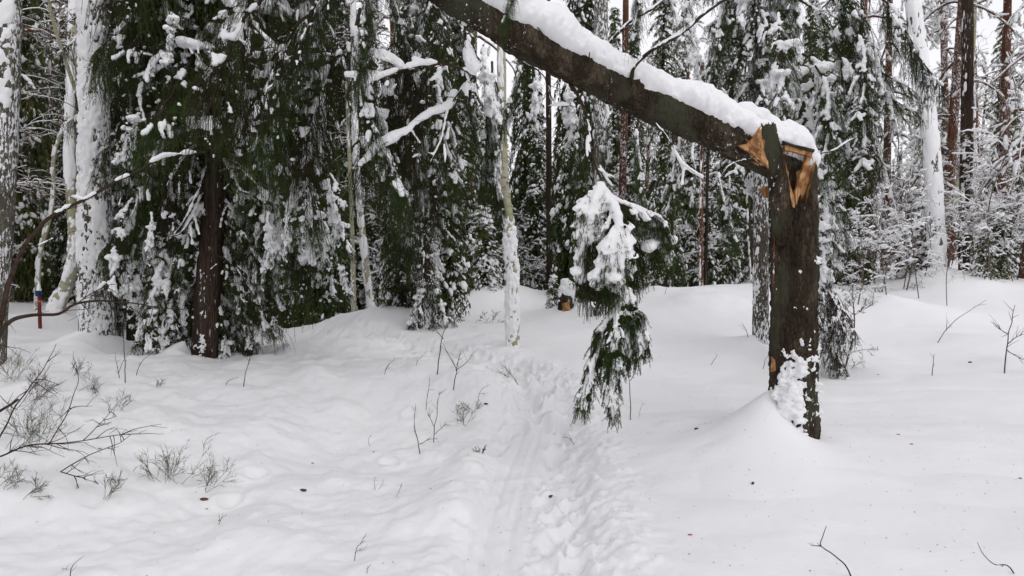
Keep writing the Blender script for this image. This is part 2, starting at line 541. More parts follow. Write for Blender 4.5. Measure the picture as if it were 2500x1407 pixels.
for k in range(3, 56):
    for sgn in (-1, 1):
        if _rs.random() < .8:
            t = unit(_pl[min(k + 1, 59)] - _pl[k]); nrm = np.array([-t[1], t[0]])
            c = _pl[k] + nrm * (sgn * _rs.uniform(.04, .30)) + t * _rs.uniform(-.1, .1)
            a = math.atan2(t[1], t[0]) + _rs.uniform(-.4, .4)
            STEPS.append((c[0], c[1], a, _rs.uniform(.02, .055), _rs.uniform(.09, .15), _rs.uniform(.05, .09)))
for k in range(26):   # the trodden hollow in the bend of the path
    c = XY(_rs.uniform(1270, 1400), _rs.uniform(900, 1010), 7.6) + np.array([0, _rs.uniform(-1.0, .6)])
    STEPS.append((c[0], c[1], _rs.uniform(0, PI), _rs.uniform(.04, .11), _rs.uniform(.09, .18), _rs.uniform(.06, .1)))
for (hx, hy, hd) in ((950, 1090, 5.9), (1000, 1010, 6.8), (620, 1135, 5.3), (560, 1180, 4.9), (2210, 815, 11.5), (2180, 850, 10.5), (1480, 640, 8)):
    c = XY(hx, hy, hd); STEPS.append((c[0], c[1], _rs.uniform(0, PI), .035, .07, .05))

def H(x, y):
    x, y = np.asarray(x, float), np.asarray(y, float)
    sh = x.shape
    x, y = x.ravel(), y.ravel()
    z = _w[_n] + _w[_n + 1] * x + _w[_n + 2] * y
    for i in range(_n):
        z = z + _w[i] * _tpsk((x - _cp[i, 0]) ** 2 + (y - _cp[i, 1]) ** 2)
    p = np.stack([x, y, 0 * x], -1)
    near = np.exp(-np.maximum(y - 4, 0) / 14)
    z = z + fbm(p, .9, 3, 2) * .035 + fbm(p, .35, 2, 9) * .04
    left = sstep(.6, -.6, x) * sstep(14, 9, y)
    z = z + fbm(p, 3.1, 4, 21, .55) * (.006 + .032 * left) + fbm(p, .8, 2, 23) * .09 * left
    z = z + np.maximum(fbm(p, 2.0, 3, 33), 0) * .05 * left
    # faint wind ridges in the deep snow on the right
    z = z + sstep(.3, 1.4, x) * sstep(12, 6, y) * np.abs(fbm(p * (.5, 1, 1), 1.1, 3, 41)) * .05
    for mx, my, hh, rr, ang, one in MOUNDS:
        c = XY(mx, 800, my)
        dx, dy = x - c[0], y - c[1]
        r = np.hypot(dx, dy)
        th = np.arctan2(dy, dx) - math.radians(ang)
        amp = hh * (1 - one + one * (.5 + .5 * np.cos(th)) ** 1.2 * 1.15)
        if rr >= .5:      # a rounded hummock
            z = z + hh * np.exp(-(r / (1.05 * rr)) ** 2) * (1 + .15 * fbm(p, 1.6, 3, 78))
            continue
        z = z + amp * np.exp(-np.sqrt(r * r + (.5 * rr) ** 2) / rr * 1.15 + .575) * (1 + .06 * fbm(p, 2.5, 3, 77)) - (.05 * np.exp(-(r / .26) ** 2) * np.clip(-np.cos(th), 0, 1) if hh > .3 and rr < .5 else 0)
    d, arc, side = seg_dist(x, y, _pl)
    core = sstep(.52, .18, d) * (1 - .45 * sstep(8.2, 9.5, y))
    wide = sstep(.95, .25, d) * (1 - .6 * sstep(8.2, 9.5, y))
    z = z - .10 * core + wide * (.30 + .70 * (side < 0) * sstep(0, .25, d) + .35 * sstep(.3, 0, d) + .35 * sstep(6.5, 7.5, y)) * (fbm(p, 7.5, 4, 55, .6) * .026 + (np.abs(fbm(p, 12, 4, 59, .65)) - .2) * .050) + .022 * np.exp(-((d - .55) / .14) ** 2) * (1 + .6 * fbm(p, 5, 2, 60))
    for sx, sy, a, dep, ln, wd in STEPS:
        m = (np.abs(x - sx) < .5) & (np.abs(y - sy) < .5)
        if not m.any():
            continue
        dx, dy = x[m] - sx, y[m] - sy
        u, v = dx * math.cos(a) + dy * math.sin(a), -dx * math.sin(a) + dy * math.cos(a)
        q = (u / ln) ** 2 + (v / wd) ** 2
        z[m] = z[m] - dep * np.exp(-q ** 2 * .7) + .022 * np.exp(-((np.sqrt(q) - 1.5) / .3) ** 2)
    ds, arc2, side2 = seg_dist(x, y, SKI_S)
    band = sstep(.19, .15, ds)
    zs = SKI_Z(arc2)
    k = band * sstep(7.0, 6.3, y)
    z = z * (1 - .85 * k) + .85 * k * (zs - .018 * np.exp(-((ds - .07) / .018) ** 2) + .004 * np.sin(ds * side2 * 150) + .004 * fbm(np.stack([ds * 30, arc2 * 3, 0 * x], -1), 1, 2, 5))
    return z.reshape(sh)

SKI_S = spline(SKI, 24)
SKI_Z = lambda a: 0 * a
_lens = np.concatenate([[0], np.cumsum(np.hypot(*np.diff(SKI_S, axis=0).T))])
def _tps(x, y):
    z = _w[_n] + _w[_n + 1] * x + _w[_n + 2] * y
    for i in range(_n):
        z = z + _w[i] * _tpsk((x - _cp[i, 0]) ** 2 + (y - _cp[i, 1]) ** 2)
    return z
_skz = _tps(SKI_S[:, 0], SKI_S[:, 1]) - .10
SKI_Z = lambda a: np.interp(a, _lens, _skz)

def ground_at(px, py):
    """where the line of sight through a picture point meets the snow"""
    Y = np.concatenate([np.arange(2.6, 12, .04), np.arange(12, 60, .15)])
    a = np.array([P(px, py, y) for y in (1.0, 2.0)])
    pts = a[0] + (a[1] - a[0]) * (Y[:, None] - 1)
    h = H(pts[:, 0], pts[:, 1])
    k = np.argmax(pts[:, 2] <= h)
    if pts[k, 2] > h[k]:
        k = len(Y) - 1
    return np.array([pts[k, 0], pts[k, 1], h[k]])

def on(x, y):
    return float(H(np.array([x]), np.array([y]))[0])

def grid_axis(a, b, core0, core1, step, g):
    mid = np.arange(core0, core1, step)
    hi, s, v = [], step, core1
    while v < b:
        hi.append(v); s *= g; v += s
    hi.append(b)
    lo, s, v = [], step, core0
    while v > a:
        s *= g; v -= s; lo.append(max(v, a))
    return np.unique(np.concatenate([lo[::-1], mid, hi]))
gx = grid_axis(-70, 70, -3.4, 3.4, .018, 1.032)
gy = grid_axis(-5, 120, 3.2, 8.4, .021, 1.019)
GX, GY = np.meshgrid(gx, gy)
GZ = H(GX, GY)
nx, ny = len(gx), len(gy)
i, j = np.meshgrid(np.arange(ny - 1), np.arange(nx - 1), indexing='ij')
q = np.stack([i * nx + j, i * nx + j + 1, (i + 1) * nx + j + 1, (i + 1) * nx + j], -1).reshape(-1, 4)
tag(link('snow_ground', make_mesh('snow_ground', np.stack([GX, GY, GZ], -1).reshape(-1, 3), None, q, (M['ground'],))), 'deep trodden snow covering the forest floor', kind='structure')
print('ground', nx * ny)

# ------------------------------------------------------------------ snow shell plastered on a trunk
def shell(mb, pts, rad, fn, sides=72, rings=200, ref=(1, 0, 0), phi=(0, 2 * PI), sink=.012, mat=0):
    """skin just above (or, where fn is negative, beneath) the bark; fn(s metres, phi, world points) gives its thickness"""
    pts = spline(pts, rings)
    rad = np.interp(np.linspace(0, 1, rings), np.linspace(0, 1, len(rad)), rad)
    t, a, b = frames(pts, ref)
    full = abs(phi[1] - phi[0] - 2 * PI) < 1e-6
    ph = np.linspace(phi[0], phi[1], sides, endpoint=not full)
    dirs = a[:, None] * np.cos(ph)[None, :, None] + b[:, None] * np.sin(ph)[None, :, None]
    s = np.concatenate([[0], np.cumsum(np.linalg.norm(np.diff(pts, axis=0), axis=1))])
    base = pts[:, None] + dirs * rad[:, None, None]
    th = fn(s[:, None] + 0 * ph[None], ph[None] + 0 * s[:, None], base)
    th = np.maximum(th, -sink)
    V = base + dirs * th[..., None]
    n, m = rings, sides
    jm = m if full else m - 1
    i, j = np.meshgrid(np.arange(n - 1), np.arange(jm), indexing='ij')
    q = np.stack([i * m + j, i * m + (j + 1) % m, (i + 1) * m + (j + 1) % m, (i + 1) * m + j], -1).reshape(-1, 4)
    keep = (th.reshape(-1)[q] > -sink + 1e-6).any(1)     # drop faces wholly under the bark
    mb.add(V.reshape(-1, 3), None, q[keep], mat)

def trunk(name, parent, pts, rad, m, sides=20, rings=60, amount=.006, wscale=9):
    mb = MB()
    p = spline(pts, rings)
    r = np.interp(np.linspace(0, 1, rings), np.linspace(0, 1, len(rad)), rad)
    tube(mb, p, r, sides, 0, (1, 0, 0), True, None, amount, wscale)
    return link(name, mb.mesh(name, (m,), parent.location), parent)

def ang(phi, deg):   # how far phi is from a direction, radians
    d = phi - math.radians(deg)
    return np.abs((d + PI) % (2 * PI) - PI)

# ------------------------------------------------------------------ twigs, needles, boughs
def grow(p0, d0, L, S, droop, wander, rng, lift=0.0):
    """N twigs at once: p0 (N,3), d0 (N,3), L (N,), S points"""
    N = len(p0)
    out = np.empty((N, S, 3)); p = np.array(p0, float); d = unit(np.array(d0, float))
    st = (np.asarray(L) / (S - 1))[:, None]
    out[:, 0] = p
    for s in range(1, S):
        g = np.array([0, 0, -1.]) * (droop * st / .05) * .2
        if lift and s > S * .6:
            g = -g * lift
        d = unit(d + g + rng.normal(0, wander, (N, 3)))
        p = p + d * st
        out[:, s] = p
    return out

def along(PT, step):
    """points and tangents every `step` metres along polylines (N,S,3)"""
    seg = PT[:, 1:] - PT[:, :-1]
    L = np.linalg.norm(seg, axis=-1)
    k = np.maximum((L / step).astype(int), 1)
    kk = int(k.max())
    u = (np.arange(kk)[None, None] + .5) / k[..., None]
    msk = np.arange(kk)[None, None] < k[..., None]
    pos = PT[:, :-1, None] + seg[:, :, None] * u[..., None]
    tan = np.broadcast_to(unit(seg)[:, :, None], pos.shape)
    return pos[msk], tan[msk]

def needles(mb, pos, tan, per, ln, wd, rng, mat=1, spread=.85):
    if len(pos) == 0:
        return
    pos = np.repeat(pos, per, 0); tan = np.repeat(tan, per, 0)
    n = len(pos)
    r = rng.normal(size=(n, 3)); r = unit(r - tan * (r * tan).sum(-1, keepdims=True))
    d = unit(tan * (1.0 - .35 * spread) + r * spread + np.array([0, 0, -.12]))
    s = unit(np.cross(d, rng.normal(size=(n, 3))))
    L = ln * rng.uniform(.7, 1.15, (n, 1))
    pos = pos + tan * rng.uniform(-.004, .004, (n, 1))
    a, b, c = pos - s * wd / 2, pos + s * wd / 2, pos + d * L
    V = np.stack([a, b, c], 1).reshape(-1, 3)
    mb.add(V, np.arange(3 * n).reshape(-1, 3), None, mat)

def dress(limbs, rng, sub_len=.45, sub_gap=.07, hang=.22, hang_gap=.045, droop=1.0, snow=1.0, needle_frac=1.0, step=.007, per=3, nl=.014, nw=.0032,
          voxel=.012, big=0, start=.12, twigs=1.0, sprigs=0, clump=1.0, seed=0, sub_ang=52, snow_r=1.0):
    """limbs: list of (points, base radius). returns the branch builder (wood 0, needles 1) and snow blob arrays"""
    mb = MB(); snowC, snowR = [], []
    for pts, r0 in limbs:
        n = max(int(np.linalg.norm(np.diff(pts, axis=0), axis=1).sum() / .05), 6)
        p = spline(pts, n)
        p = p + fbm(p, 4, 2, seed)[:, None] * .012
        L = np.linalg.norm(np.diff(p, axis=0), axis=1).sum()
        tube(mb, p, np.linspace(r0, r0 * .22, n), 6, 0)
        t, a, b = frames(p, (0, 0, 1.0) if abs(unit(p[-1] - p[0])[2]) < .9 else (0, -1., .2))
        ns = int(L * (1 - start) / sub_gap * 2)
        u = np.sort(rng.uniform(start, .985, ns))
        idx = u * (n - 1); i0 = idx.astype(int)
        q0 = p[i0] + (p[np.minimum(i0 + 1, n - 1)] - p[i0]) * (idx - i0)[:, None]
        sg = np.where(np.arange(ns) % 2 == 0, 1., -1.)[:, None]
        an = np.radians(sub_ang) * rng.uniform(.7, 1.2, (ns, 1))
        d0 = t[i0] * np.cos(an) + b[i0] * sg * np.sin(an) + np.array([0, 0, .1])
        sl = sub_len * (np.sin(np.clip(u, 0, 1) * PI * .86 + .35) ** .8) * rng.uniform(.55, 1.15, ns) + .05
        subs = grow(q0, d0, sl, 9, droop, .07, rng)
        many_tubes(mb, subs, np.linspace(.0045, .0016, 9)[None] * np.ones((ns, 1)), 0)
        hp, ht = along(subs, hang_gap)
        lp, lt = along(p[None], hang_gap)
        hp, ht = np.vstack([hp, lp]), np.vstack([ht, lt])
        nh = len(hp)
        keep = rng.random(nh) < twigs
        hp, ht = hp[keep], ht[keep]; nh = len(hp)
        hd = ht * .45 + rng.normal(0, .35, (nh, 3)) + np.array([0, 0, -.75])
        hl = hang * rng.uniform(.25, 1.2, nh) ** 1.3
        hg = grow(hp, hd, hl, 6, droop * 1.6, .15, rng)
        many_tubes(mb, hg, np.linspace(.0022, .0009, 6)[None] * np.ones((nh, 1)), 0)
        grp = [(subs, 1), (hg, 1)]
        if sprigs:
            ix = rng.integers(1, 5, (nh, sprigs))
            q3 = np.take_along_axis(hg, ix[..., None], 1).reshape(-1, 3)
            d3 = rng.normal(0, .75, (len(q3), 3)) + np.array([0, 0, -.6])
            h3 = grow(q3, d3, rng.uniform(.03, .09, len(q3)), 4, droop, .12, rng)
            grp.append((h3, 1))
        for PTs, dens in grp:
            m = rng.random(len(PTs)) < needle_frac
            if m.any():
                pos, tan = along(PTs[m], step)
                needles(mb, pos, tan, per, nl, nw, rng)
        # snow: continuous along limb where a slow noise says so, thinner on the side twigs
        if snow > 0:
            lp2, lt2 = along(p[None], .018)
            nz = fbm(lp2, 5.5 * clump, 3, seed + 1)
            m = nz > .15 - .75 * snow
            rr = (.022 + .030 * np.clip(nz + .5 * snow, 0, 1.2)) * snow_r
            flat = np.clip(1 - np.abs(lt2[:, 2]), .25, 1)
            C = lp2[m] + np.array([0, 0, 1.]) * (rr[m] * .55)[:, None]
            snowC.append(C); snowR.append(np.stack([rr[m] * 1.1, rr[m] * 1.15, rr[m] * .85], -1))
            sp2, st2 = along(subs, .020)
            uu = np.repeat(0, len(sp2))
            nz = fbm(sp2, 8.5 * clump, 3, seed + 7)
            m = nz > .42 - .85 * snow
            rr = (.011 + .026 * np.clip(nz + .45 * snow - .1, 0, 1)) * snow_r
            C = sp2[m] + np.array([0, 0, 1.]) * (rr[m] * .5)[:, None]
            snowC.append(C); snowR.append(np.stack([rr[m] * 1.2, rr[m] * 1.2, rr[m] * .8], -1))
            h2 = hg[:, 1:4].reshape(-1, 3)
            nz = fbm(h2, 5, 2, seed + 9)
            m = nz > .75 - .75 * snow
            rr = rng.uniform(.007, .016, m.sum()) * snow_r
            snowC.append(h2[m]); snowR.append(np.stack([rr, rr, rr * 1.5], -1))
            for _ in range(big):
                k = rng.integers(int(n * .2), n)
                R = rng.uniform(.05, .085) * snow_r
                for _k in range(5):
                    snowC.append((p[k] + rng.normal(0, .035, 3) * (1.3, 1.3, .5) + np.array([0, 0, R * .4]))[None]); snowR.append(np.array([[R * 1.1, R * 1.1, R * .75]]))
    if snowC:
        return mb, np.concatenate(snowC), np.concatenate(snowR)
    return mb, np.zeros((0, 3)), np.zeros((0, 3))

def snow_mesh(name, C, R, voxel, seed=0, offset=None, rough=.007, rscale=16, rng=RNG, it=2):
    mb = MB()
    lumps(mb, C, R, ICO1 if len(C) > 2500 else ICO2, .12, rng)
    return fuse(np.concatenate(mb.V), np.concatenate(mb.T), voxel, name, (M['snow'],), rough, rscale, it, seed, offset)

def bough_proto(seed, L=1.6, elev=10, droop=.55, wood='twig', needle='needle', voxel=.014, **kw):
    rng = np.random.default_rng(seed)
    e = math.radians(elev)
    limb = grow(np.zeros((1, 3)), np.array([[math.cos(e), 0, math.sin(e)]]), np.array([L]), 14, droop, .10, rng, lift=.5)[0]
    mb, C, R = dress([(limb, .016)], rng, seed=seed, voxel=voxel, **kw)
    me = mb.mesh('branch', (M[wood], M[needle]))
    sm = snow_mesh('snow', C, R, voxel, seed, rng=rng, rough=.013, rscale=24, it=1) if len(C) else None
    return me, sm

print('protos')
B = {}
def fam(name, seeds, elevs, **kw):
    B[name] = [(e, *bough_proto(sd + int(e), elev=e, **kw)) for e in elevs for sd in seeds]
fam('curtain', (101,), (5, -25, -50), L=1.7, droop=.40, hang=.42, hang_gap=.05, sub_len=.40, snow=.06, big=0, sprigs=4, per=2, step=.008, snow_r=.75)
fam('drape', (151,), (0, -35), L=1.4, droop=.45, hang=.60, hang_gap=.042, sub_len=.32, snow=.02, big=0, sprigs=3, per=2, step=.010, needle_frac=.45, wood='dead', snow_r=.7)
fam('spray', (301,), (5, -25, -50), L=1.5, droop=.55, hang=.18, sub_len=.5, snow=.26, big=1, snow_r=.78, sprigs=3, per=2, step=.008, voxel=.011)
fam('steep', (601,), (-20, -45, -65), L=1.5, droop=.7, hang=.25, sub_len=.40, snow=.18, big=1, sprigs=3, per=2, step=.008, snow_r=.75, voxel=.011)
fam('bare', (801, 851), (-15, -45), L=1.3, droop=.35, hang=.28, hang_gap=.04, sub_len=.55, snow=.22, needle_frac=.15, wood='dead', snow_r=.5, sprigs=3, per=2, voxel=.010)
fam('heavy', (901,), (5, -25, -55), L=1.3, droop=.7, hang=.16, sub_len=.42, snow=.60, big=4, snow_r=1.0, sprigs=3, per=2, step=.008, voxel=.011)
for k, v in B.items():
    print(k, [(e, len(a.polygons), len(b.polygons) if b else 0) for e, a, b in v])

def add_bough(root, kind, loc, yaw, scale=1.0, pitch=0.0, roll=0.0, rng=RNG, snow=True):
    """loc in world space; yaw in degrees, 0 = towards +x, -90 = towards the camera; pitch below the horizon is negative"""
    c = sorted(B[kind], key=lambda t: abs(t[0] - pitch) + rng.uniform(0, 14))[0]
    e, br, sn = c
    o = link('branch', br, root, tuple(np.asarray(loc) - np.asarray(root.location)))
    o.rotation_euler = Euler((math.radians(roll * .5), math.radians(-max(-8, min(8, pitch - e))), math.radians(yaw)), 'XYZ')
    o.scale = (scale, scale * (1 if rng.random() < .5 else -1), scale)
    if sn is not None and snow:
        link('snow', sn, o)
    return o

# ------------------------------------------------------------------ the snapped spruce
base = ground_at(1940, 1060); base[1] = 5.63
base = np.array([*XY(1938, 1000, 5.63), 0]); base[2] = on(base[0], base[1] - .2) 
snap = thing('snapped_spruce', base, 'big dark spruce snapped at head height, its top leaning over the path under thick snow', 'tree')
TX = lambda px, py: P(px, py, 5.63)
t_pts = [TX(1940, 1160), TX(1938, 1000), TX(1937, 800), TX(1939, 600), TX(1940, 470)]
t_rad = [.19, .182, .175, .168, .165]
mb = MB()
# standing trunk: its rim is torn, high on the left, cut down to a V on the camera side
n_r, n_s = 300, 110
pp = spline(t_pts, n_r)
# add the jagged top by stretching the last rings per column
ph = np.linspace(0, 2 * PI, n_s, endpoint=False)
rr = np.interp(np.linspace(0, 1, n_r), np.linspace(0, 1, 5), t_rad)
z0, z1 = pp[0, 2], pp[-1, 2]
V = np.zeros((n_r, n_s, 3))
top = np.zeros(n_s)
for k, f in enumerate(ph):
    deg = math.degrees(f)
    def bumpf(c, w): return math.exp(-(((deg - c + 180) % 360 - 180) / w) ** 2)
    h = TX(1940, 380)[2] + .02 * math.sin(deg * .11) + .012 * math.sin(deg * .31)
    if math.sin(f) < 0:
        h = TX(1940, float(np.interp(1937 + 55 * math.cos(f), [1880, 1908, 1936, 1942, 1978, 1992], [392, 372, 502, 502, 375, 386])))[2]
    top[k] = h + random.uniform(-.008, .008)
zz = np.linspace(0, 1, n_r)
for k in range(n_s):
    z = z0 + (top[k] - z0) * zz
    cx = np.interp(z, pp[:, 2], pp[:, 0]); cy = np.interp(z, pp[:, 2], pp[:, 1]); r = np.interp(z, pp[:, 2], rr)
    V[:, k] = np.stack([cx + np.cos(ph[k]) * r, cy + np.sin(ph[k]) * r, z], -1)
nd = np.stack([np.cos(ph), np.sin(ph), 0 * ph], -1)[None]
V = V + nd * ((fbm(V * (1, 1, .4), 9, 4, 8)[..., None]) * .011 + ((np.abs(fbm(V * (1, 1, .55), 27, 3, 9)) - .3)[..., None]) * .016)
i, j = np.meshgrid(np.arange(n_r - 1), np.arange(n_s), indexing='ij')
q = np.stack([i * n_s + j, i * n_s + (j + 1) % n_s, (i + 1) * n_s + (j + 1) % n_s, (i + 1) * n_s + j], -1).reshape(-1, 4)
mb.add(V.reshape(-1, 3), None, q)
link('trunk', mb.mesh('trunk', (M['bark'],), snap.location), snap)
# inner torn face just inside the rim
mb = MB()
V2 = []
for k in range(n_s):
    c = np.array([np.interp(top[k], pp[:, 2], pp[:, 0]), 5.63, 0])
    d = np.array([math.cos(ph[k]), math.sin(ph[k]), 0])
    for m_, (fr, dz) in enumerate(((.99, -.004), (.90, -.006), (.72, -.07), (.45, -.13), (.2, -.17), (0.02, -.18))):
        jag = random.uniform(-.03, .03) if 1 < m_ < 5 else 0
        V2.append(c + d * .172 * fr + np.array([0, 0, top[k] + dz + jag + (-.02 if m_ > 2 else 0)]))
V2 = np.array(V2).reshape(n_s, 6, 3)
i, j = np.meshgrid(np.arange(n_s), np.arange(5), indexing='ij')
q = np.stack([i * 6 + j, i * 6 + j + 1, ((i + 1) % n_s) * 6 + j + 1, ((i + 1) % n_s) * 6 + j], -1).reshape(-1, 4)
mb.add(V2.reshape(-1, 3), None, q)
link('torn_wood', mb.mesh('torn_wood', (M['wood'],), snap.location, smooth=False), snap)

def slab(name, outline, thick, m, parent, curve=0.0, sub=True, jit=.0, seed=0):
    """a plank with its own thickness; outline: world points in order"""
    o = np.asarray(outline, float)
    c = o.mean(0)
    n = np.zeros(3)
    for a_, b_ in zip(o, np.roll(o, -1, 0)):
        n += np.cross(a_ - c, b_ - c)
    n = unit(n)
    if n[1] > 0: n = -n
    rg = np.random.default_rng(seed)
    ring = []
    for a_, b_ in zip(o, np.roll(o, -1, 0)):
        for u in (0, .34, .67):
            ring.append(a_ + (b_ - a_) * u + rg.normal(0, jit, 3) * (u > 0))
    ring = np.array(ring); k = len(ring)
    F_ = ring + n * thick / 2; Bk = ring - n * thick / 2
    V = np.vstack([F_, Bk, c + n * (thick / 2 + curve), c - n * thick / 2])
    jj = np.arange(k)
    tr = np.vstack([np.stack([np.full(k, 2 * k), jj, (jj + 1) % k], -1), np.stack([np.full(k, 2 * k + 1), k + (jj + 1) % k, k + jj], -1)])
    qd = np.stack([jj, jj + k, (jj + 1) % k + k, (jj + 1) % k], -1)
    mb = MB(); mb.add(V, tr, qd)
    return link(name, mb.mesh(name, (m,), parent.location, smooth=False), parent)

yb = 5.63 - .172
# the strip of bark and wood still standing on the left of the break
mb = MB()
strip = [(1915, 600, .085), (1906, 500, .082), (1899, 440, .075), (1889, 380, .070), (1881, 340, .062), (1875, 306, .056)]
sp = spline([P(x, y, 5.395 + .13 * max(0, y - 400) / 200) for x, y, w in strip], 44)
sw = np.interp(np.linspace(0, 1, 44), np.linspace(0, 1, 6), [w for _, _, w in strip])
a_ = np.linspace(-PI * .95, PI * .95, 15)
Vs = []
for k in range(44):
    for al in a_:
        Vs.append(sp[k] + np.array([math.sin(al) * sw[k], .05 - math.cos(al / 1.9) * .075, 0 if k < 43 else random.uniform(-.02, .015)]))
Vs = np.array(Vs); Vs += (fbm(Vs * (1, 1, .4), 30, 3, 5)[:, None]) * np.array([.3, -1, 0]) * .006
i, j = np.meshgrid(np.arange(43), np.arange(14), indexing='ij')
mb.add(Vs, None, np.stack([i * 15 + j, i * 15 + j + 1, (i + 1) * 15 + j + 1, (i + 1) * 15 + j], -1).reshape(-1, 4))
kt = 43 * 15
mb.add(np.vstack([Vs[kt:kt + 15], Vs[kt:kt + 15].mean(0)]), [(15, a, a + 1) for a in range(14)])
link('bark_strip', mb.mesh('bark_strip', (M['bark'],), snap.location), snap)

yf = 5.63 - .19
yl = 5.40
slab('splinter', [P(1803, 356, yl), P(1822, 352, yl), P(1842, 330, yl), P(1858, 306, yl), P(1868, 318, yl), P(1872, 398, yl + .01), P(1850, 384, yl)], .03, M['wood'], snap, -.012, jit=.004, seed=1)
slab('splinter', [P(1850, 372, yl - .01), P(1862, 340, yl - .01), P(1872, 352, yl - .01), P(1876, 412, yl - .01), P(1862, 396, yl - .01)], .02, M['wood'], snap, -.006, jit=.004, seed=21)
slab('splinter', [P(1910, 352, yf - .01), P(1982, 372, yf + .01), P(1976, 384, yf + .01), P(1912, 368, yf - .01)], .06, M['wood'], snap, 0, jit=.003, seed=2)
slab('bark_edge', [P(1908, 345, yf - .03), P(1984, 366, yf - .01), P(1984, 373, yf - .01), P(1908, 354, yf - .03)], .05, M['bark'], snap, 0, jit=.003, seed=22)
slab('splinter', [P(1968, 380, yf), P(1980, 378, yf + .02), P(1956, 455, yf), P(1943, 500, yf), P(1940, 470, yf)], .025, M['wood'], snap, 0, jit=.003, seed=3)
slab('splinter', [P(1914, 400, yf), P(1922, 420, yf), P(1940, 508, yf), P(1936, 506, yf), P(1918, 440, yf)], .02, M['wood'], snap, 0, jit=.002, seed=4)
slab('torn_wood', [P(1904, 355, 5.53), P(1986, 365, 5.53), P(1980, 420, 5.53), P(1945, 515, 5.53), P(1930, 515, 5.53), P(1906, 420, 5.53)], .03, M['wood'], snap, .012, jit=.006, seed=5)
slab('splinter', [P(1918, 392, 5.50), P(1962, 400, 5.50), P(1952, 408, 5.50), P(1918, 402, 5.50)], .05, M['bark'], snap, .0, jit=.004, seed=25)
slab('bark_flap', [P(1853, 462, yf + .1), P(1884, 452, yf + .06), P(1886, 486, yf + .06), P(1868, 482, yf + .1)], .03, M['wood'], snap, 0, jit=.004, seed=6)
slab('crack', [P(1888, 560, yf + .07), P(1890, 560, yf + .06), P(1890, 640, yf + .055), P(1888, 700, yf + .06), P(1887, 700, yf + .07)], .008, M['bark_red'], snap, 0, jit=.002, seed=7)
slab('crack', [P(1884, 872, yf + .05), P(1890, 880, yf + .03), P(1892, 905, yf + .02), P(1884, 908, yf + .05)], .02, M['wood'], snap, 0, jit=.004, seed=8)
# torn fibres: thin uneven shards standing in and round the break
_rf = np.random.default_rng(61)
def shard(x, y, Y, lx, ly, w, m='wood'):
    a = P(x, y, Y); b2 = P(x + lx, y + ly, Y + _rf.uniform(-.02, .02)); d = unit(b2 - a); n = unit(np.cross(d, np.array([_rf.normal(0, .4), 1, _rf.normal(0, .2)])))
    mid = a + (b2 - a) * _rf.uniform(.3, .6) + n * _rf.normal(0, .003)
    slab('splinter', [a - n * w, mid - n * w * .8, b2, mid + n * w * .7, a + n * w], w * 1.2, M[m], snap, 0, jit=w * .25, seed=int(_rf.integers(1e6)))
for k in range(26):     # inside the V
    u = _rf.random(); x = 1914 + 62 * _rf.random(); lo = np.interp(x, [1908, 1936, 1942, 1980], [380, 500, 500, 380])
    shard(x, lo + 4, _rf.uniform(5.43, 5.50), _rf.uniform(-7, 7), -_rf.uniform(15, 60), _rf.uniform(.002, .0055))
for k in range(22):     # the left wedge, fibres fanning from its tip
    x, y = _rf.uniform(1846, 1874), _rf.uniform(350, 412)
    shard(x, y, yl - .018, -_rf.uniform(10, 38), -_rf.uniform(2, 30) * (1 if y < 385 else .9), _rf.uniform(.0015, .0045))
for k in range(14):     # along the rim
    x = _rf.uniform(1905, 1982)
    shard(x, np.interp(x, [1905, 1982], [360, 380]), yf - .01, _rf.uniform(-8, 8), _rf.uniform(8, 26), _rf.uniform(.0015, .004))
for k in range(10):
    x = _rf.uniform(1858, 1892)
    shard(x, 312, 5.40, _rf.uniform(-4, 4), -_rf.uniform(6, 16), _rf.uniform(.003, .007), 'bark')

# the fallen part of the trunk
LOGPX = [(1950, 418, 5.64), (1874, 384, 5.60), (1780, 333, 5.55), (1700, 297, 5.5), (1640, 271, 5.46), (1500, 206, 5.38), (1400, 157, 5.32), (1300, 103, 5.26), (1200, 44, 5.2), (1100, -18, 5.14),
         (980, -98, 5.08), (820, -210, 5.0), (600, -360, 4.9)]
log_p = np.array([P(*c) for c in LOGPX])
log_r = np.array([.13, .148, .146, .144, .142, .140, .138, .136, .133, .130, .125, .12, .11])
mb = MB()
lp = spline(log_p, 400); lr = np.interp(np.linspace(0, 1, 400), np.linspace(0, 1, len(log_r)), log_r)
t, a, b = frames(lp, (0, 0, 1))
ph = np.linspace(0, 2 * PI, 84, endpoint=False)
dirs = a[:, None] * np.cos(ph)[None, :, None] + b[:, None] * np.sin(ph)[None, :, None]
V = lp[:, None] + dirs * lr[:, None, None]
V = V + dirs * (fbm(V, 5, 4, 8)[..., None] * .014 + (np.abs(fbm(V * (.6, 1, 1), 26, 3, 9)) - .3)[..., None] * .016)
i, j = np.meshgrid(np.arange(399), np.arange(84), indexing='ij')
mb.add(V.reshape(-1, 3), None, np.stack([i * 84 + j, i * 84 + (j + 1) % 84, (i + 1) * 84 + (j + 1) % 84, (i + 1) * 84 + j], -1).reshape(-1, 4))
mb.add(np.vstack([V[0], lp[0]]), [(84, (a_ + 1) % 84, a_) for a_ in range(84)])
log = link('fallen_trunk', mb.mesh('fallen_trunk', (M['bark'],), snap.location), snap)
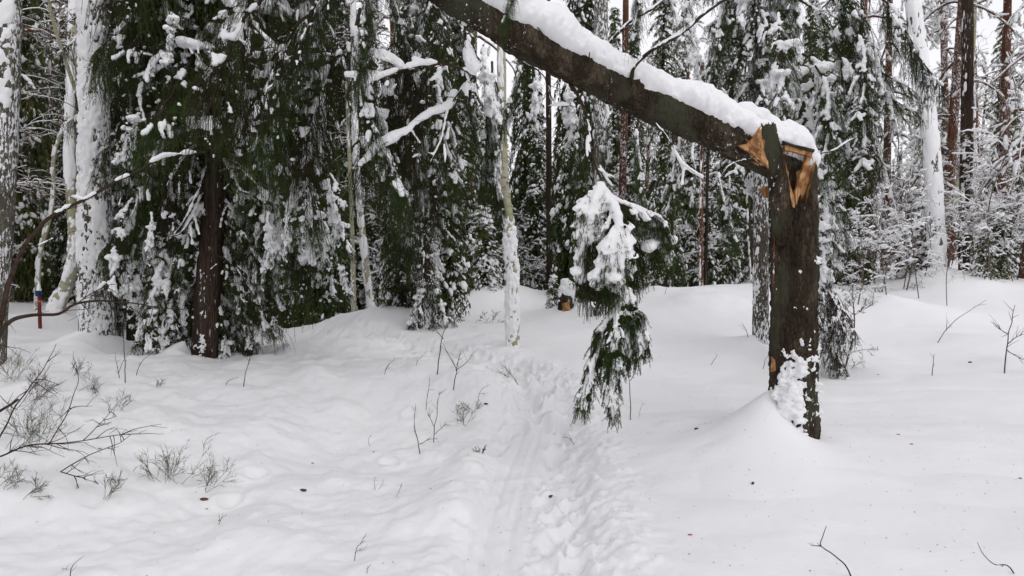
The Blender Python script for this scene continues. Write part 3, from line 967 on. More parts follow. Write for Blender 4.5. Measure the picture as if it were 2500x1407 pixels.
# its snow: a deep ridge
def ridge(s, phi, p):
    hgt = .152 * (1 + .50 * fbm(p, 1.3, 3, 3) + .20 * fbm(p, 4.5, 2, 4)) + .03 * sstep(.6, 1.4, s) * sstep(3.2, 2.0, s)
    c = np.clip(np.cos(phi * .93), 0, 1)
    edge = .040 * fbm(p, 7, 4, 12, .6) + .028 * fbm(p, 22, 3, 13)
    body = hgt * c ** .55 * sstep(1.62, 1.15, np.abs(phi)) - .03 * sstep(.95, 1.5, np.abs(phi))
    endf = sstep(-.02, .16, s)
    return (body + edge * (.25 + .75 * sstep(.6, 1.2, np.abs(phi))) + .011 * fbm(p, 15, 4, 14, .65) - .024) * (.15 + .85 * endf)
mb = MB()
snow_axis = np.vstack([P(1976, 415, 5.64), log_p[1:]])
shell(mb, snow_axis, np.concatenate([[.13], log_r[1:]]), ridge, 110, 420, (0, 0, 1), (-1.9, 1.9), .02)
link('snow', mb.mesh('snow', (M['snow'],), snap.location), snap)
# rounded end of that snow over the break
C_, R_ = [], []
rg = np.random.default_rng(5)
for (x, y, r) in [(1966, 368, .040), (1950, 352, .062), (1928, 338, .075), (1904, 322, .080), (1880, 302, .070), (1850, 285, .075), (1976, 374, .026), (1820, 272, .075), (1940, 350, .065), (1914, 338, .06), (1890, 318, .06), (1832, 322, .05), (1816, 336, .035)]:
    for dy in (-.06, 0.0, .08):
        C_.append(P(x, y, 5.60 + dy)); R_.append([r * 1.15, r * 1.2, r * .95])
link('snow', snow_mesh('snow', np.array(C_), np.array(R_), .011, 3, snap.location, .009, 14), snap)

# snow plastered on the standing trunk
def plaster(s, phi, p):
    z = p[..., 2]; n = fbm(p * (1, 1, .8), 9, 4, 30, .6); n2 = fbm(p, 26, 3, 31)
    zt = lambda py: P(1940, py, 5.63)[2]
    low = sstep(zt(790), zt(930), z) * sstep(.85, .15, ang(phi, 252)) * .95
    lowr = sstep(zt(840), zt(960), z) * sstep(1.7, .5, ang(phi, 205)) * 1.05
    rim = sstep(.35, .12, ang(phi, 338)) * .55 + sstep(.3, .1, ang(phi, 4)) * .6
    mid = sstep(zt(600), zt(720), z) * .50 * sstep(1.2, .5, ang(phi, 262)) + sstep(zt(760), zt(860), z) * .3 * sstep(1.0, .3, ang(phi, 320))
    v = n * .8 + n2 * .42 + np.maximum(low, lowr) * 1.1 + rim * .55 + mid - .92
    return np.where(v > 0, .055 * sstep(-.1, .9, v) + .010 * np.minimum(v * 6, 1) * (n2 + .3), v * .06)
mb = MB(); shell(mb, t_pts, t_rad, plaster, 210, 460, (1, 0, 0), (0, 2 * PI), .008)
link('snow', mb.mesh('snow', (M['snow'],), snap.location), snap)

def snowy_limb(name, parent, px, r0, r1, snow_r, mwood='twig', twigs=0, seed=0, snow_range=(0, 1), thr=-.35, voxel=.009, twl=.3, sides=7):
    """a bare branch through picture points (x, y, depth) with snow lying along it"""
    rg = np.random.default_rng(seed)
    p = spline([P(*c) for c in px], 40)
    p = p + np.stack([fbm(p, 5, 2, seed + k) for k in range(3)], -1) * .010
    mb = MB(); tube(mb, p, np.linspace(r0, r1, 40), sides, 0)
    C, R = [], []
    if twigs:
        k = rg.integers(4, 38, twigs)
        t = unit(np.gradient(p, axis=0))[k]
        d = t * .6 + rg.normal(0, .6, (twigs, 3)) + np.array([0, 0, -.15])
        tw = grow(p[k], d, rg.uniform(.3, 1, twigs) * twl, 8, .35, .10, rg)
        many_tubes(mb, tw, np.linspace(.0035, .0012, 8)[None] * np.ones((twigs, 1)), 0)
        kk = rg.integers(2, 7, twigs)
        q0 = tw[np.arange(twigs), kk]
        tw2 = grow(q0, unit(tw[:, -1] - tw[:, 0]) + rg.normal(0, .6, (twigs, 3)), rg.uniform(.2, .6, twigs) * twl, 6, .4, .1, rg)
        many_tubes(mb, tw2, np.linspace(.002, .0009, 6)[None] * np.ones((twigs, 1)), 0)
        sp_, st_ = along(tw, .012)
        nz = fbm(sp_, 6, 2, seed + 4); m = nz > .05
        if snow_r > 0:
            rr = .006 + .012 * np.clip(nz[m], 0, 1)
            C.append(sp_[m] + np.array([0, 0, 1]) * rr[:, None] * .6); R.append(np.stack([rr * 1.2, rr * 1.2, rr], -1))
    o = link(name, mb.mesh(name, (M[mwood],), parent.location), parent)
    if snow_r > 0:
        i0, i1 = int(40 * snow_range[0]), max(int(40 * snow_range[1]), 2)
        lp_, lt_ = along(p[None, i0:i1], .010)
        nz = fbm(lp_, 4.5, 3, seed + 2); m = nz > thr
        rr = snow_r * (.55 + .75 * np.clip(nz[m] - thr, 0, 1))
        C.append(lp_[m] + np.array([0, -.1, 1]) * (rr * .8)[:, None]); R.append(np.stack([rr, rr * 1.1, rr * .95], -1))
        me = snow_mesh('snow', np.concatenate(C), np.concatenate(R), voxel, seed, np.asarray(parent.location) , .005, 22, rg)
        if me:
            link('snow', me, o)
    return o

# snags and branches of the fallen trunk
for k, (pts, r0, r1, sr) in enumerate([
        ([(1540, 190, 5.25), (1548, 160, 5.2), (1590, 125, 5.2), (1660, 80, 5.25), (1760, 5, 5.3), (1800, -30, 5.3)], .016, .010, .013),
        ([(1485, 110, 5.35), (1520, 70, 5.3), (1600, 15, 5.3), (1640, -20, 5.3)], .011, .009, .010),
        ([(1385, 55, 5.3), (1400, 40, 5.25), (1430, 12, 5.2), (1450, -20, 5.2)], .008, .006, 0),
        ([(1310, 65, 5.12), (1325, 85, 5.1), (1328, 108, 5.08)], .005, .003, 0),
        ([(1435, 150, 5.15), (1438, 128, 5.12)], .006, .003, 0),
        ([(1232, 60, 5.1), (1238, 20, 5.05), (1228, -20, 5.0)], .007, .005, .006),
        ([(1545, 215, 5.3), (1543, 190, 5.2)], .010, .007, .0),
        ([(1990, 378, 5.62), (2010, 372, 5.6), (2050, 360, 5.6), (2092, 335, 5.65)], .006, .003, .008),
        ([(1860, 400, 5.45), (1840, 390, 5.4), (1790, 400, 5.3), (1760, 430, 5.3), (1735, 480, 5.3)], .005, .003, .006)]):
    snowy_limb('branch_stub', snap, pts, r0, r1, sr, 'bark', 0, 100 + k)
for k, (pts, r0, r1, sr, tw) in enumerate([
        ([(1070, -30, 5.2), (1095, 10, 5.2), (1132, 45, 5.2), (1138, 100, 5.2), (1142, 150, 5.2), (1158, 183, 5.2)], .010, .007, .036, 3),
        ([(1158, 183, 5.2), (1120, 165, 5.2), (1080, 158, 5.2), (1030, 160, 5.2), (980, 172, 5.2), (930, 190, 5.2), (850, 190, 5.25)], .009, .004, .030, 10),
        ([(980, 170, 5.25), (950, 150, 5.3), (920, 138, 5.3), (890, 128, 5.3)], .006, .004, .026, 4),
        ([(1110, 235, 5.5), (1095, 265, 5.5), (1060, 280, 5.5), (1010, 308, 5.5), (960, 345, 5.5), (920, 370, 5.5), (880, 410, 5.5)], .012, .006, .032, 14),
        ([(1155, 185, 5.25), (1120, 225, 5.4), (1095, 262, 5.5), (1080, 330, 5.5), (1050, 400, 5.5)], .008, .003, .010, 12),
        ([(1390, 205, 5.35), (1418, 250, 5.3), (1432, 300, 5.3), (1438, 350, 5.3), (1452, 400, 5.3), (1470, 452, 5.3)], .012, .008, .006, 8),
        ([(1270, 150, 5.3), (1330, 190, 5.6), (1345, 260, 5.9), (1330, 340, 6.2)], .006, .002, .008, 10),
        ([(1600, 300, 5.3), (1640, 350, 5.3), (1660, 400, 5.2), (1700, 430, 5.2)], .006, .002, .012, 8),
        ]):
    snowy_limb('branch', snap, pts, r0, r1, sr, 'twig', tw, 140 + k)

# the drooping bough that hangs from the fallen trunk
def hero():
    rg = np.random.default_rng(77)
    D = 5.3
    p1 = [P(*c) for c in [(1468, 448, D), (1460, 475, D - .03), (1450, 510, D - .05), (1442, 560, D - .04), (1438, 630, D), (1436, 680, D)]]
    p2 = [P(*c) for c in [(1468, 450, D), (1500, 490, D), (1550, 508, D + .02), (1592, 528, D + .05), (1612, 570, D + .06), (1616, 620, D + .05)]]
    p3 = [P(*c) for c in [(1490, 490, D - .05), (1510, 540, D - .14), (1505, 590, D - .17), (1488, 650, D - .15), (1478, 700, D - .12)]]
    p4 = [P(*c) for c in [(1480, 480, D + .1), (1520, 560, D + .1), (1540, 620, D + .08), (1540, 690, D + .05)]]
    mb, C, R = dress([(p1, .011), (p2, .012), (p3, .010)], rg, sub_len=.14, sub_gap=.022, hang=.20, hang_gap=.020, droop=1.6, snow=1.0, start=.06, per=2, step=.008, nw=.004, nl=.016, seed=4, snow_r=.80, big=1, sprigs=2, clump=.5, needle_frac=.6)
    m2, C2, R2 = dress([(p4, .008)], rg, sub_len=.10, sub_gap=.022, hang=.16, hang_gap=.02, droop=1.6, snow=.6, start=.05, per=2, step=.008, nw=.004, seed=8, snow_r=.6)
    o = link('hanging_branch', mb.mesh('hanging_branch', (M['twig'], M['needle']), snap.location), snap)
    link('snow', snow_mesh('snow', np.vstack([C, C2]), np.vstack([R, R2]), .008, 3, snap.location, .007, 16, it=7), o)
    o2 = link('hanging_branch', m2.mesh('hanging_branch', (M['dead'], M['needle']), snap.location), snap)
    # brown dead twigs filling the shade under the left shoulder
    mb = MB()
    n = 1300
    x = rg.uniform(1428, 1498, n); q0 = np.array([P(xx, 520 + abs(xx - 1455) * .5 + rg.uniform(0, 60), D + rg.uniform(-.06, .12)) for xx in x])
    tw = grow(q0, rg.normal(0, .12, (n, 3)) + np.array([0, 0, -1]), .12 + .52 * rg.random(n) ** 1.6, 8, 1.5, .12, rg)
    many_tubes(mb, tw, np.linspace(.0024, .0012, 8)[None] * np.ones((n, 1)), 0)
    pos, tan = along(tw[::5, 4:], .008); needles(mb, pos, tan, 2, .013, .003, rg, 1)
    pos, tan = along(tw[1::3, 3:], .012); needles(mb, pos, tan, 2, .012, .0025, rg, 0)
    link('dead_twigs', mb.mesh('dead_twigs', (M['dead'], M['needle']), snap.location), snap, kind='stuff')
    # lower tier
    q1 = [P(*c) for c in [(1500, 530, D), (1512, 610, D), (1520, 690, D), (1512, 740, D), (1480, 790, D), (1462, 850, D), (1440, 920, D), (1422, 1000, D)]]
    q2 = [P(*c) for c in [(1512, 740, D), (1505, 790, D - .06), (1498, 860, D - .08), (1492, 930, D - .06), (1500, 1010, D - .04)]]
    q3 = [P(*c) for c in [(1505, 660, D), (1530, 720, D), (1548, 760, D + .02), (1560, 810, D + .03), (1566, 870, D + .02)]]
    q4 = [P(*c) for c in [(1530, 740, D + .05), (1528, 800, D + .08), (1526, 870, D + .06)]]
    mb, C, R = dress([(q1, .006), (q2, .006), (q3, .007), (q4, .005)], rg, sub_len=.09, sub_gap=.020, hang=.13, hang_gap=.022, droop=1.8, snow=.62, start=.12, per=3, step=.007, nw=.0038, seed=14, snow_r=.55, sub_ang=35)
    o = link('hanging_branch', mb.mesh('hanging_branch', (M['twig'], M['needle']), snap.location), snap)
    link('snow', snow_mesh('snow', C, R, .007, 9, snap.location, .005, 20), o)
hero()

# ------------------------------------------------------------------ named trunks
def trunk_thing(name, pts, rad, m, label, cat='tree', plast=None, sides=20, rings=70, rings_s=160, sides_s=64, group=None, amount=.006):
    """pts: picture points (x, y, depth), lowest first"""
    w = [P(*c) for c in pts]
    b = np.array([w[0][0], w[0][1], on(w[0][0], w[0][1])])
    w = [np.array([b[0] + (w[0][0] - w[1][0]) * .05, b[1], b[2] - .25])] + w
    rad = [rad[0] * 1.06] + list(rad)
    r = thing(name, b, label, cat, group)
    trunk('trunk', r, w, rad, m, sides, rings, amount)
    if plast is not None:
        mb = MB(); shell(mb, w, rad, plast, sides_s, rings_s, (1, 0, 0), (0, 2 * PI), .01)
        if sum(len(q_) for q_ in mb.Q):
            link('snow', mb.mesh('snow', (M['snow'],), r.location), r)
    return r

def pl(side, width, cover, thick=.03, sc=6, seed=0, dark=None, holes=1.0):
    """plaster on the side that the storm hit; cover > 0 = nearly closed"""
    def f(s, phi, p):
        n = fbm(p * (1, 1, .7), sc, 4, seed + 50, .62) * 1.25 - .12; n2 = fbm(p, sc * 4, 3, seed + 51)
        v = cover + holes * (n * .55 + n2 * .52) - 1.7 * sstep(width * .55, width, ang(phi, side))
        if dark is not None:
            v = v - dark(p)
        return np.where(v > 0, thick * .8 * sstep(-.15, .8, v) + np.minimum(v * 5, 1) * (.006 * n2 + thick * .25 * n), v * .05)
    return f

trunk_thing('aspen_tree', [(240, 850, 9.0), (236, 700, 9.0), (233, 500, 9.0), (232, 300, 9.0), (228, 120, 9.05), (222, -150, 9.1), (215, -500, 9.2)], [.215, .195, .18, .165, .15, .14, .13], M['bark_fleck'],
            'thick trunk plastered white with snow beside the left dark spruce', plast=pl(255, 2.2, .36, .034, 8, 1, lambda p: .45 * sstep(2.0, 1.1, p[..., 2]) + .2 * sstep(.0, .18, p[..., 0] - P(240, 500, 9)[0]), holes=1.25), rings_s=260, sides_s=90)
trunk_thing('aspen_tree', [(-30, 830, 7.6), (-5, 500, 7.6), (8, 250, 7.6), (14, 60, 7.6), (20, -300, 7.7)], [.17, .15, .145, .14, .13], M['bark_grey'],
            'snow streaked grey trunk cut off by the left edge of the photo', plast=pl(270, 1.7, .25, .022, 5, 2, lambda p: 1.0 * sstep(3.4, 2.7, p[..., 2])))
trunk_thing('birch_tree', [(140, 745, 14), (165, 690, 14), (182, 600, 14), (176, 480, 14), (172, 330, 14), (176, 200, 14), (182, 40, 14.2), (190, -200, 14.5)], [.15, .12, .11, .105, .10, .09, .085, .07], M['birch'],
            'slim birch with a snowy flared foot between the red post and the thick white trunk', plast=pl(250, 2.2, .45, .03, 4, 3, lambda p: .9 * np.exp(-((p[..., 2] - 2.3) / .5) ** 2)))
spA = thing('spruce_tree', [*XY(498, 890, 8.5), on(*XY(498, 890, 8.5))], 'large dark spruce with a bare brown trunk and drooping boughs down to the snow', 'tree')
trunk('trunk', spA, [P(x, y, 8.5) for x, y in [(492, 960), (500, 850), (508, 700), (520, 550), (532, 420), (540, 250), (545, 0), (545, -400), (545, -800)]], [.165, .15, .145, .135, .13, .12, .11, .10, .08], M['bark_brown'], 28, 160, .012, 12)
mb = MB(); shell(mb, [P(x, y, 8.5) for x, y in [(498, 900), (508, 700), (528, 450)]], [.155, .145, .13], pl(250, 1.2, -.52, .02, 11, 8, lambda p: .3 * sstep(1, 2, p[..., 2])), 60, 160)
if mb.Q: link('snow', mb.mesh('snow', (M['snow'],), spA.location), spA)

trunk_thing('birch_tree', [(1252, 850, 9.5), (1250, 700, 9.5), (1246, 600, 9.5), (1238, 520, 9.5), (1229, 440, 9.5), (1226, 300, 9.55), (1224, 100, 9.6), (1222, -200, 9.8)],
            [.090, .086, .082, .078, .066, .060, .054, .045], M['birch'],
            'slender snow coated birch standing alone by the bend of the path', plast=pl(275, 2.2, .42, .024, 9, 4, lambda p: 1.5 * sstep(2.0, 2.25, p[..., 2]) * sstep(5.4, 4.95, ang(np.arctan2(p[..., 1] - 9.5, p[..., 0] - P(1232, 480, 9.5)[0]), 0) + 3.0)), rings_s=220)
trunk_thing('pine_tree', [(1470, 790, 12), (1468, 600, 12), (1467, 400, 12), (1466, 200, 12), (1468, 0, 12), (1470, -400, 12)], [.14, .125, .12, .115, .11, .10], M['bark_grey'],
            'straight grey brown trunk behind the hanging bough', plast=pl(230, 1.1, -.45, .012, 14, 5))
spC = trunk_thing('spruce_tree', [(1858, 835, 9.7), (1857, 700, 9.7), (1857, 500, 9.7), (1858, 250, 9.7), (1862, 0, 9.7), (1865, -400, 9.8)], [.115, .10, .095, .09, .085, .07], M['bark_fleck'],
            'thinner snow flecked spruce close behind the snapped trunk', plast=pl(200, 1.5, -.35, .014, 14, 6))
BGT = [  # name, points, radius base/top, material, plaster, label
    ('pine_tree', [(1342, 722, 16), (1341, 560, 16), (1340, 400, 16), (1338, 100, 16), (1336, -200, 16)], (.075, .05), 'bark_brown', None, 'straight dark brown trunk behind the snow capped stump'),
    ('pine_tree', [(1518, 640, 17), (1520, 450, 17), (1524, 300, 17), (1528, 0, 17)], (.10, .07), 'bark_red', None, 'reddish trunk seen past the upper end of the hanging bough'),
    ('birch_tree', [(908, 757, 14.5), (895, 660, 14.5), (884, 560, 14.5), (872, 420, 14.5), (865, 200, 14.6), (862, -100, 14.8)], (.075, .05), 'birch', (260, 2.3, .4), 'leaning white birch, the whitest of the birch clump beside the path gap'),
    ('birch_tree', [(864, 770, 14.2), (862, 650, 14.2), (858, 520, 14.2), (846, 200, 14.3)], (.055, .035), 'birch', (260, 1.2, -.2), 'thin upright birch just beside the whitest leaning birch of the clump'),
    ('birch_tree', [(930, 755, 15.2), (938, 650, 15.2), (948, 530, 15.2), (962, 300, 15.2)], (.05, .03), 'birch', (220, 1.4, .0), 'pale thin birch tilting outward from the clump over the snow bank'),
    ('birch_tree', [(742, 800, 16.5), (741, 700, 16.5), (738, 500, 16.5), (736, 200, 16.5)], (.05, .04), 'bark_red', None, 'thin reddish trunk in the dark gap at the end of the path'),
    ('spruce_tree', [(1640, 735, 15), (1640, 600, 15), (1642, 450, 15), (1644, 200, 15)], (.045, .03), 'bark_brown', (200, 1.2, -.2), 'thin dark spruce stem on the snow bank between the hanging bough and the snapped trunk'),
    ('pine_tree', [(1712, 713, 15.5), (1712, 600, 15.5), (1713, 450, 15.5), (1716, 150, 15.5)], (.05, .035), 'bark_red', (200, 1.3, 0), 'thin orange stem with a white edge on top of the snow bank'),
    ('pine_tree', [(1722, 712, 15.8), (1724, 600, 15.8), (1727, 450, 15.8), (1734, 150, 15.8)], (.04, .03), 'bark_brown', None, 'thin dark stem right behind the orange stem on the snow bank'),
    ('spruce_tree', [(1838, 690, 16.5), (1832, 600, 16.5), (1828, 500, 16.5), (1826, 300, 16.5)], (.05, .035), 'bark', (180, 1.4, .2), 'thin dark stem showing just beside the flecked spruce'),
    ('aspen_tree', [(2288, 640, 16), (2284, 560, 16), (2278, 430, 16), (2266, 290, 16), (2246, 150, 16), (2230, 20, 16), (2222, -100, 16), (2215, -300, 16)], (.19, .14), 'bark_grey', (250, 2.3, .35), 'tall leaning trunk coated white with snow on the bright side of the forest'),
    ('pine_tree', [(2357, 650, 17.5), (2357, 500, 17.5), (2360, 350, 17.5), (2362, 150, 17.5), (2362, -200, 17.5)], (.15, .12), 'bark_brown', (200, 1.0, -.3), 'dark straight pine trunk beside the tall white coated trunk'),
    ('pine_tree', [(2395, 640, 24), (2388, 480, 24), (2380, 330, 24), (2376, 150, 24)], (.13, .10), 'bark_red', (200, 1.6, .1), 'paler pine trunk half hidden behind the dark straight pine'),
    ('pine_tree', [(2195, 620, 20), (2172, 500, 20), (2140, 380, 20), (2125, 320, 20), (2100, 150, 20)], (.13, .10), 'bark_red', (300, 1.7, .35), 'red brown pine leaning over with a snowy upper side'),
    ('pine_tree', [(60, 750, 18), (62, 600, 18), (58, 400, 18), (66, 100, 18)], (.06, .045), 'bark_brown', None, 'dark thin trunk beyond the red post'),
    ('birch_tree', [(92, 730, 15), (98, 620, 15), (128, 500, 15), (132, 380, 15), (160, 300, 15)], (.05, .03), 'birch', (250, 2.0, .2), 'thin crooked birch stem directly above the red post'),
    ('pine_tree', [(112, 745, 20), (116, 600, 20), (120, 400, 20), (126, 150, 20)], (.07, .05), 'bark_red', (250, 1.2, -.1), 'rust coloured trunk between the red post and the slim birch'),
    ('pine_tree', [(1155, 745, 20), (1153, 600, 20), (1150, 400, 20), (1150, 200, 20)], (.10, .08), 'bark_red', None, 'reddish trunk between the snowy bush and the lone birch'),
    ('pine_tree', [(1298, 720, 22), (1300, 600, 22), (1302, 400, 22), (1305, 100, 22)], (.09, .07), 'bark_brown', None, 'dark trunk close behind the lone birch'),
]
for k, (nm, pts, (r0, r1), m_, pz, lab) in enumerate(BGT):
    trunk_thing(nm, pts, list(np.linspace(r0, r1, len(pts))), M[m_], lab, plast=pl(pz[0], pz[1], pz[2], .022, 7, k + 20) if pz else None, sides=12, rings=50, rings_s=110, sides_s=36)

# ------------------------------------------------------------------ boughs on the near spruces
def crown(root, axis, z0, z1, kinds, dz, scale, rng, avoid=None, pitch=(-15, 10), dens=1.0):
    """axis(z) -> x, y of the trunk; kinds(z, yaw) -> bough kind or None; scale(z)"""
    z, k = z0, 0
    yaw = rng.uniform(0, 360)
    while z < z1:
        yaw = (yaw + 137.5 + rng.uniform(-20, 20)) % 360
        if not (avoid and avoid(z, yaw)) and rng.random() < dens:
            kd = kinds(z, yaw)
            if kd:
                x, y = axis(z)
                add_bough(root, kd, (x, y, z), yaw, scale(z) * rng.uniform(.8, 1.15), rng.uniform(*pitch), rng.uniform(-12, 12), rng)
        z += dz * rng.uniform(.6, 1.4)

def cam_side(yaw, half):
    return abs((yaw - 270 + 180) % 360 - 180) < half
def zA(py): return P(520, py, 8.5)[2]
rg = np.random.default_rng(21)
axA = lambda z: (float(np.interp(z, [.3, 2.6, 6], [XY(500, 800, 8.5)[0], XY(534, 400, 8.5)[0], XY(545, 0, 8.5)[0]])), 8.5)
crown(spA, axA, 1.0, 2.9, lambda z, y: rg.choice(['spray', 'steep', 'curtain', 'bare', 'drape']), .055, lambda z: .62 + .10 * z, rg, avoid=lambda z, y: cam_side(y, 66), pitch=(-40, -10))
crown(spA, axA, 2.9, 6.6, lambda z, y: rg.choice(['curtain', 'drape', 'curtain', 'steep', 'drape', 'spray', 'bare']), .042, lambda z: 1.0 + .04 * z, rg, avoid=lambda z, y: z < 4.2 and cam_side(y, 55), pitch=(-25, 5))
# low skirts on both sides of the bare trunk
for (px, py, Y, yaw, sc, pit, kd) in [(420, 560, 8.4, 200, .8, -45, 'steep'), (400, 640, 8.3, 220, .7, -50, 'spray'), (380, 700, 8.2, 250, .55, -55, 'spray'), (420, 730, 8.4, 230, .5, -60, 'spray'), (350, 650, 8.6, 190, .6, -50, 'steep'),
                                      (460, 620, 8.6, 215, .8, -50, 'steep'), (330, 600, 8.3, 240, .6, -55, 'heavy'), (400, 780, 8.3, 240, .35, -60, 'heavy'), (440, 700, 8.7, 200, .7, -60, 'steep'),
                                      (600, 560, 8.5, 310, .7, -50, 'steep'), (620, 640, 8.4, 300, .6, -55, 'spray'), (590, 700, 8.6, 320, .6, -60, 'steep'), (650, 600, 8.6, 340, .7, -55, 'bare'), (640, 700, 8.5, 290, .5, -60, 'spray'),
                                      (560, 640, 8.8, 330, .8, -55, 'steep'), (680, 560, 8.5, 300, .6, -60, 'heavy'), (600, 780, 8.6, 300, .35, -60, 'bare'), (700, 620, 8.8, 340, .5, -60, 'steep'),
                                      (330, 480, 8.2, 250, .8, -35, 'spray'), (640, 470, 8.2, 300, .8, -40, 'heavy'), (720, 430, 8.2, 320, .8, -35, 'heavy'), (760, 480, 8.0, 330, .6, -50, 'heavy'),
                                      (655, 520, 7.5, 280, .42, -55, 'heavy'), (700, 500, 7.4, 300, .42, -55, 'heavy'), (760, 450, 7.4, 290, .5, -55, 'heavy'), (800, 440, 7.5, 310, .5, -55, 'heavy'), (820, 640, 7.8, 330, .3, -25, 'heavy'), (370, 520, 7.6, 290, .4, -55, 'heavy'), (350, 270, 7.6, 250, .5, -25, 'heavy'),
                                      (420, 30, 7.4, 290, .5, -25, 'heavy'), (790, 200, 7.4, 250, .55, -55, 'heavy'), (770, 260, 7.4, 290, .5, -55, 'heavy'), (660, 560, 8.1, 290, .5, -50, 'heavy'), (800, 420, 8.3, 340, .7, -40, 'spray'), (780, 560, 8.6, 330, .6, -50, 'spray')]:
    add_bough(spA, kd, P(px, py, Y), yaw, sc, pit, rg.uniform(-10, 10), rg)

for k, (pts, r0, r1, sr) in enumerate([
        ([(560, -20, 7.6), (590, 60, 7.5), (604, 110, 7.5), (600, 160, 7.5)], .016, .008, .024),
        ([(620, 60, 7.6), (670, 120, 7.5), (720, 180, 7.4), (700, 240, 7.4)], .014, .006, .020),
        ([(750, -10, 7.4), (800, 60, 7.3), (830, 130, 7.3), (836, 220, 7.3)], .013, .005, .012),
        ([(740, 50, 7.4), (700, 110, 7.4), (665, 180, 7.4), (640, 230, 7.4)], .011, .004, .016),
        ([(400, 10, 7.8), (420, 60, 7.7), (450, 80, 7.7), (470, 130, 7.7)], .012, .005, .026),
        ([(545, 390, 8.3), (570, 430, 8.1), (585, 465, 8.0), (608, 474, 8.0)], .014, .006, .020),
        ([(535, 420, 8.3), (575, 410, 8.1), (620, 440, 8.0), (650, 490, 8.0)], .012, .004, .012),
        ([(500, 420, 8.3), (480, 480, 8.1), (450, 540, 8.1), (412, 585, 8.1)], .016, .006, .014),
        ([(490, 480, 8.3), (470, 530, 8.2), (440, 570, 8.1), (416, 580, 8.1)], .012, .005, .016),
        ([(395, 130, 7.7), (370, 170, 7.6), (350, 210, 7.6), (335, 240, 7.6)], .014, .006, .036),
        ([(530, 260, 8.1), (600, 250, 7.8), (680, 300, 7.7), (760, 330, 7.6)], .012, .004, .012),
        ([(525, 620, 8.3), (560, 640, 8.2), (600, 690, 8.1), (620, 720, 8.1)], .010, .004, .010),
        ([(860, 360, 8.0), (900, 330, 8.0), (950, 300, 8.0), (1000, 250, 8.0)], .016, .010, .010),
        ([(860, 190, 8.0), (850, 240, 8.0), (870, 300, 8.0), (868, 380, 8.0)], .014, .007, .022)]):
    snowy_limb('branch', spA, pts, r0, r1, sr, 'twig', 8, 400 + k, twl=.35)

# upper boughs in front of the spruce on the left, and over the thick white trunk
spE = thing('spruce_tree', [*XY(330, 800, 10.6), on(*XY(330, 800, 10.6))], 'dense spruce between the thick white trunk and the brown trunked spruce', 'tree')
trunk('trunk', spE, [P(x, y, 10.6) for x, y in [(330, 830), (332, 500), (335, 100), (335, -500)]], [.12, .11, .10, .07], M['bark_brown'], 14, 40)
axE = lambda z: (XY(332, 500, 10.6)[0], 10.6)
crown(spE, axE, .9, 7.4, lambda z, y: rg.choice(['curtain', 'drape', 'steep', 'spray', 'bare']), .06, lambda z: .85, rg, pitch=(-40, -10))

# the spruce whose curtains hang in the middle
spB = thing('spruce_tree', [*XY(1040, 790, 11.5), on(*XY(1040, 790, 11.5))], 'tall spruce with long dark curtains above a snowy skirt in the middle distance', 'tree')
trunk('trunk', spB, [P(x, y, 11.5) for x, y in [(1040, 830), (1040, 600), (1038, 300), (1036, 0), (1036, -500)]], [.13, .12, .11, .10, .07], M['bark_fleck'], 16, 60)
axB = lambda z: (XY(1038, 500, 11.5)[0], 11.5)
crown(spB, axB, 1.0, 2.2, lambda z, y: rg.choice(['bare', 'bare', 'heavy', 'spray']), .07, lambda z: .62, rg, pitch=(-45, -20))
crown(spB, axB, 2.2, 3.0, lambda z, y: rg.choice(['bare', 'spray', 'steep']), .09, lambda z: .6, rg, pitch=(-45, -20))
crown(spB, axB, 3.0, 7.4, lambda z, y: rg.choice(['curtain', 'drape', 'spray', 'steep']), .085, lambda z: .85, rg, pitch=(-35, -5))
# long curtains in front of it: crown branches of the fallen top
for (px, py, Y, yaw, sc, pit, kd) in [(900, 60, 6.4, 200, .9, -20, 'curtain'), (960, 20, 6.2, 300, .9, -30, 'curtain'), (1000, 80, 6.5, 250, 1.0, -35, 'curtain'), (900, 150, 6.6, 330, .9, -30, 'curtain'), (1020, 200, 6.6, 200, .8, -30, 'curtain'),
                                      (940, 260, 6.8, 310, .8, -40, 'curtain'), (1060, 300, 6.8, 220, .7, -45, 'curtain'), (880, 20, 5.8, 260, .9, -50, 'curtain'), (980, 330, 6.9, 260, .6, -50, 'curtain'),
                                      (820, -40, 5.8, 180, .9, -30, 'curtain'), (760, 40, 6.2, 200, .9, -30, 'curtain'), (840, 120, 6.4, 230, .9, -40, 'curtain'), (700, -60, 5.9, 220, 1.0, -30, 'steep'), (800, 260, 6.8, 210, .8, -45, 'spray'),
                                      (1180, 120, 6.8, 280, .7, -60, 'heavy'), (1200, 150, 7.0, 250, .7, -60, 'curtain'), (1190, 300, 7.0, 290, .6, -65, 'steep')]:
    add_bough(snap, kd if rg.random() < .55 or kd == 'heavy' else 'drape', P(px, py, Y), yaw, sc, pit, rg.uniform(-15, 15), rg)

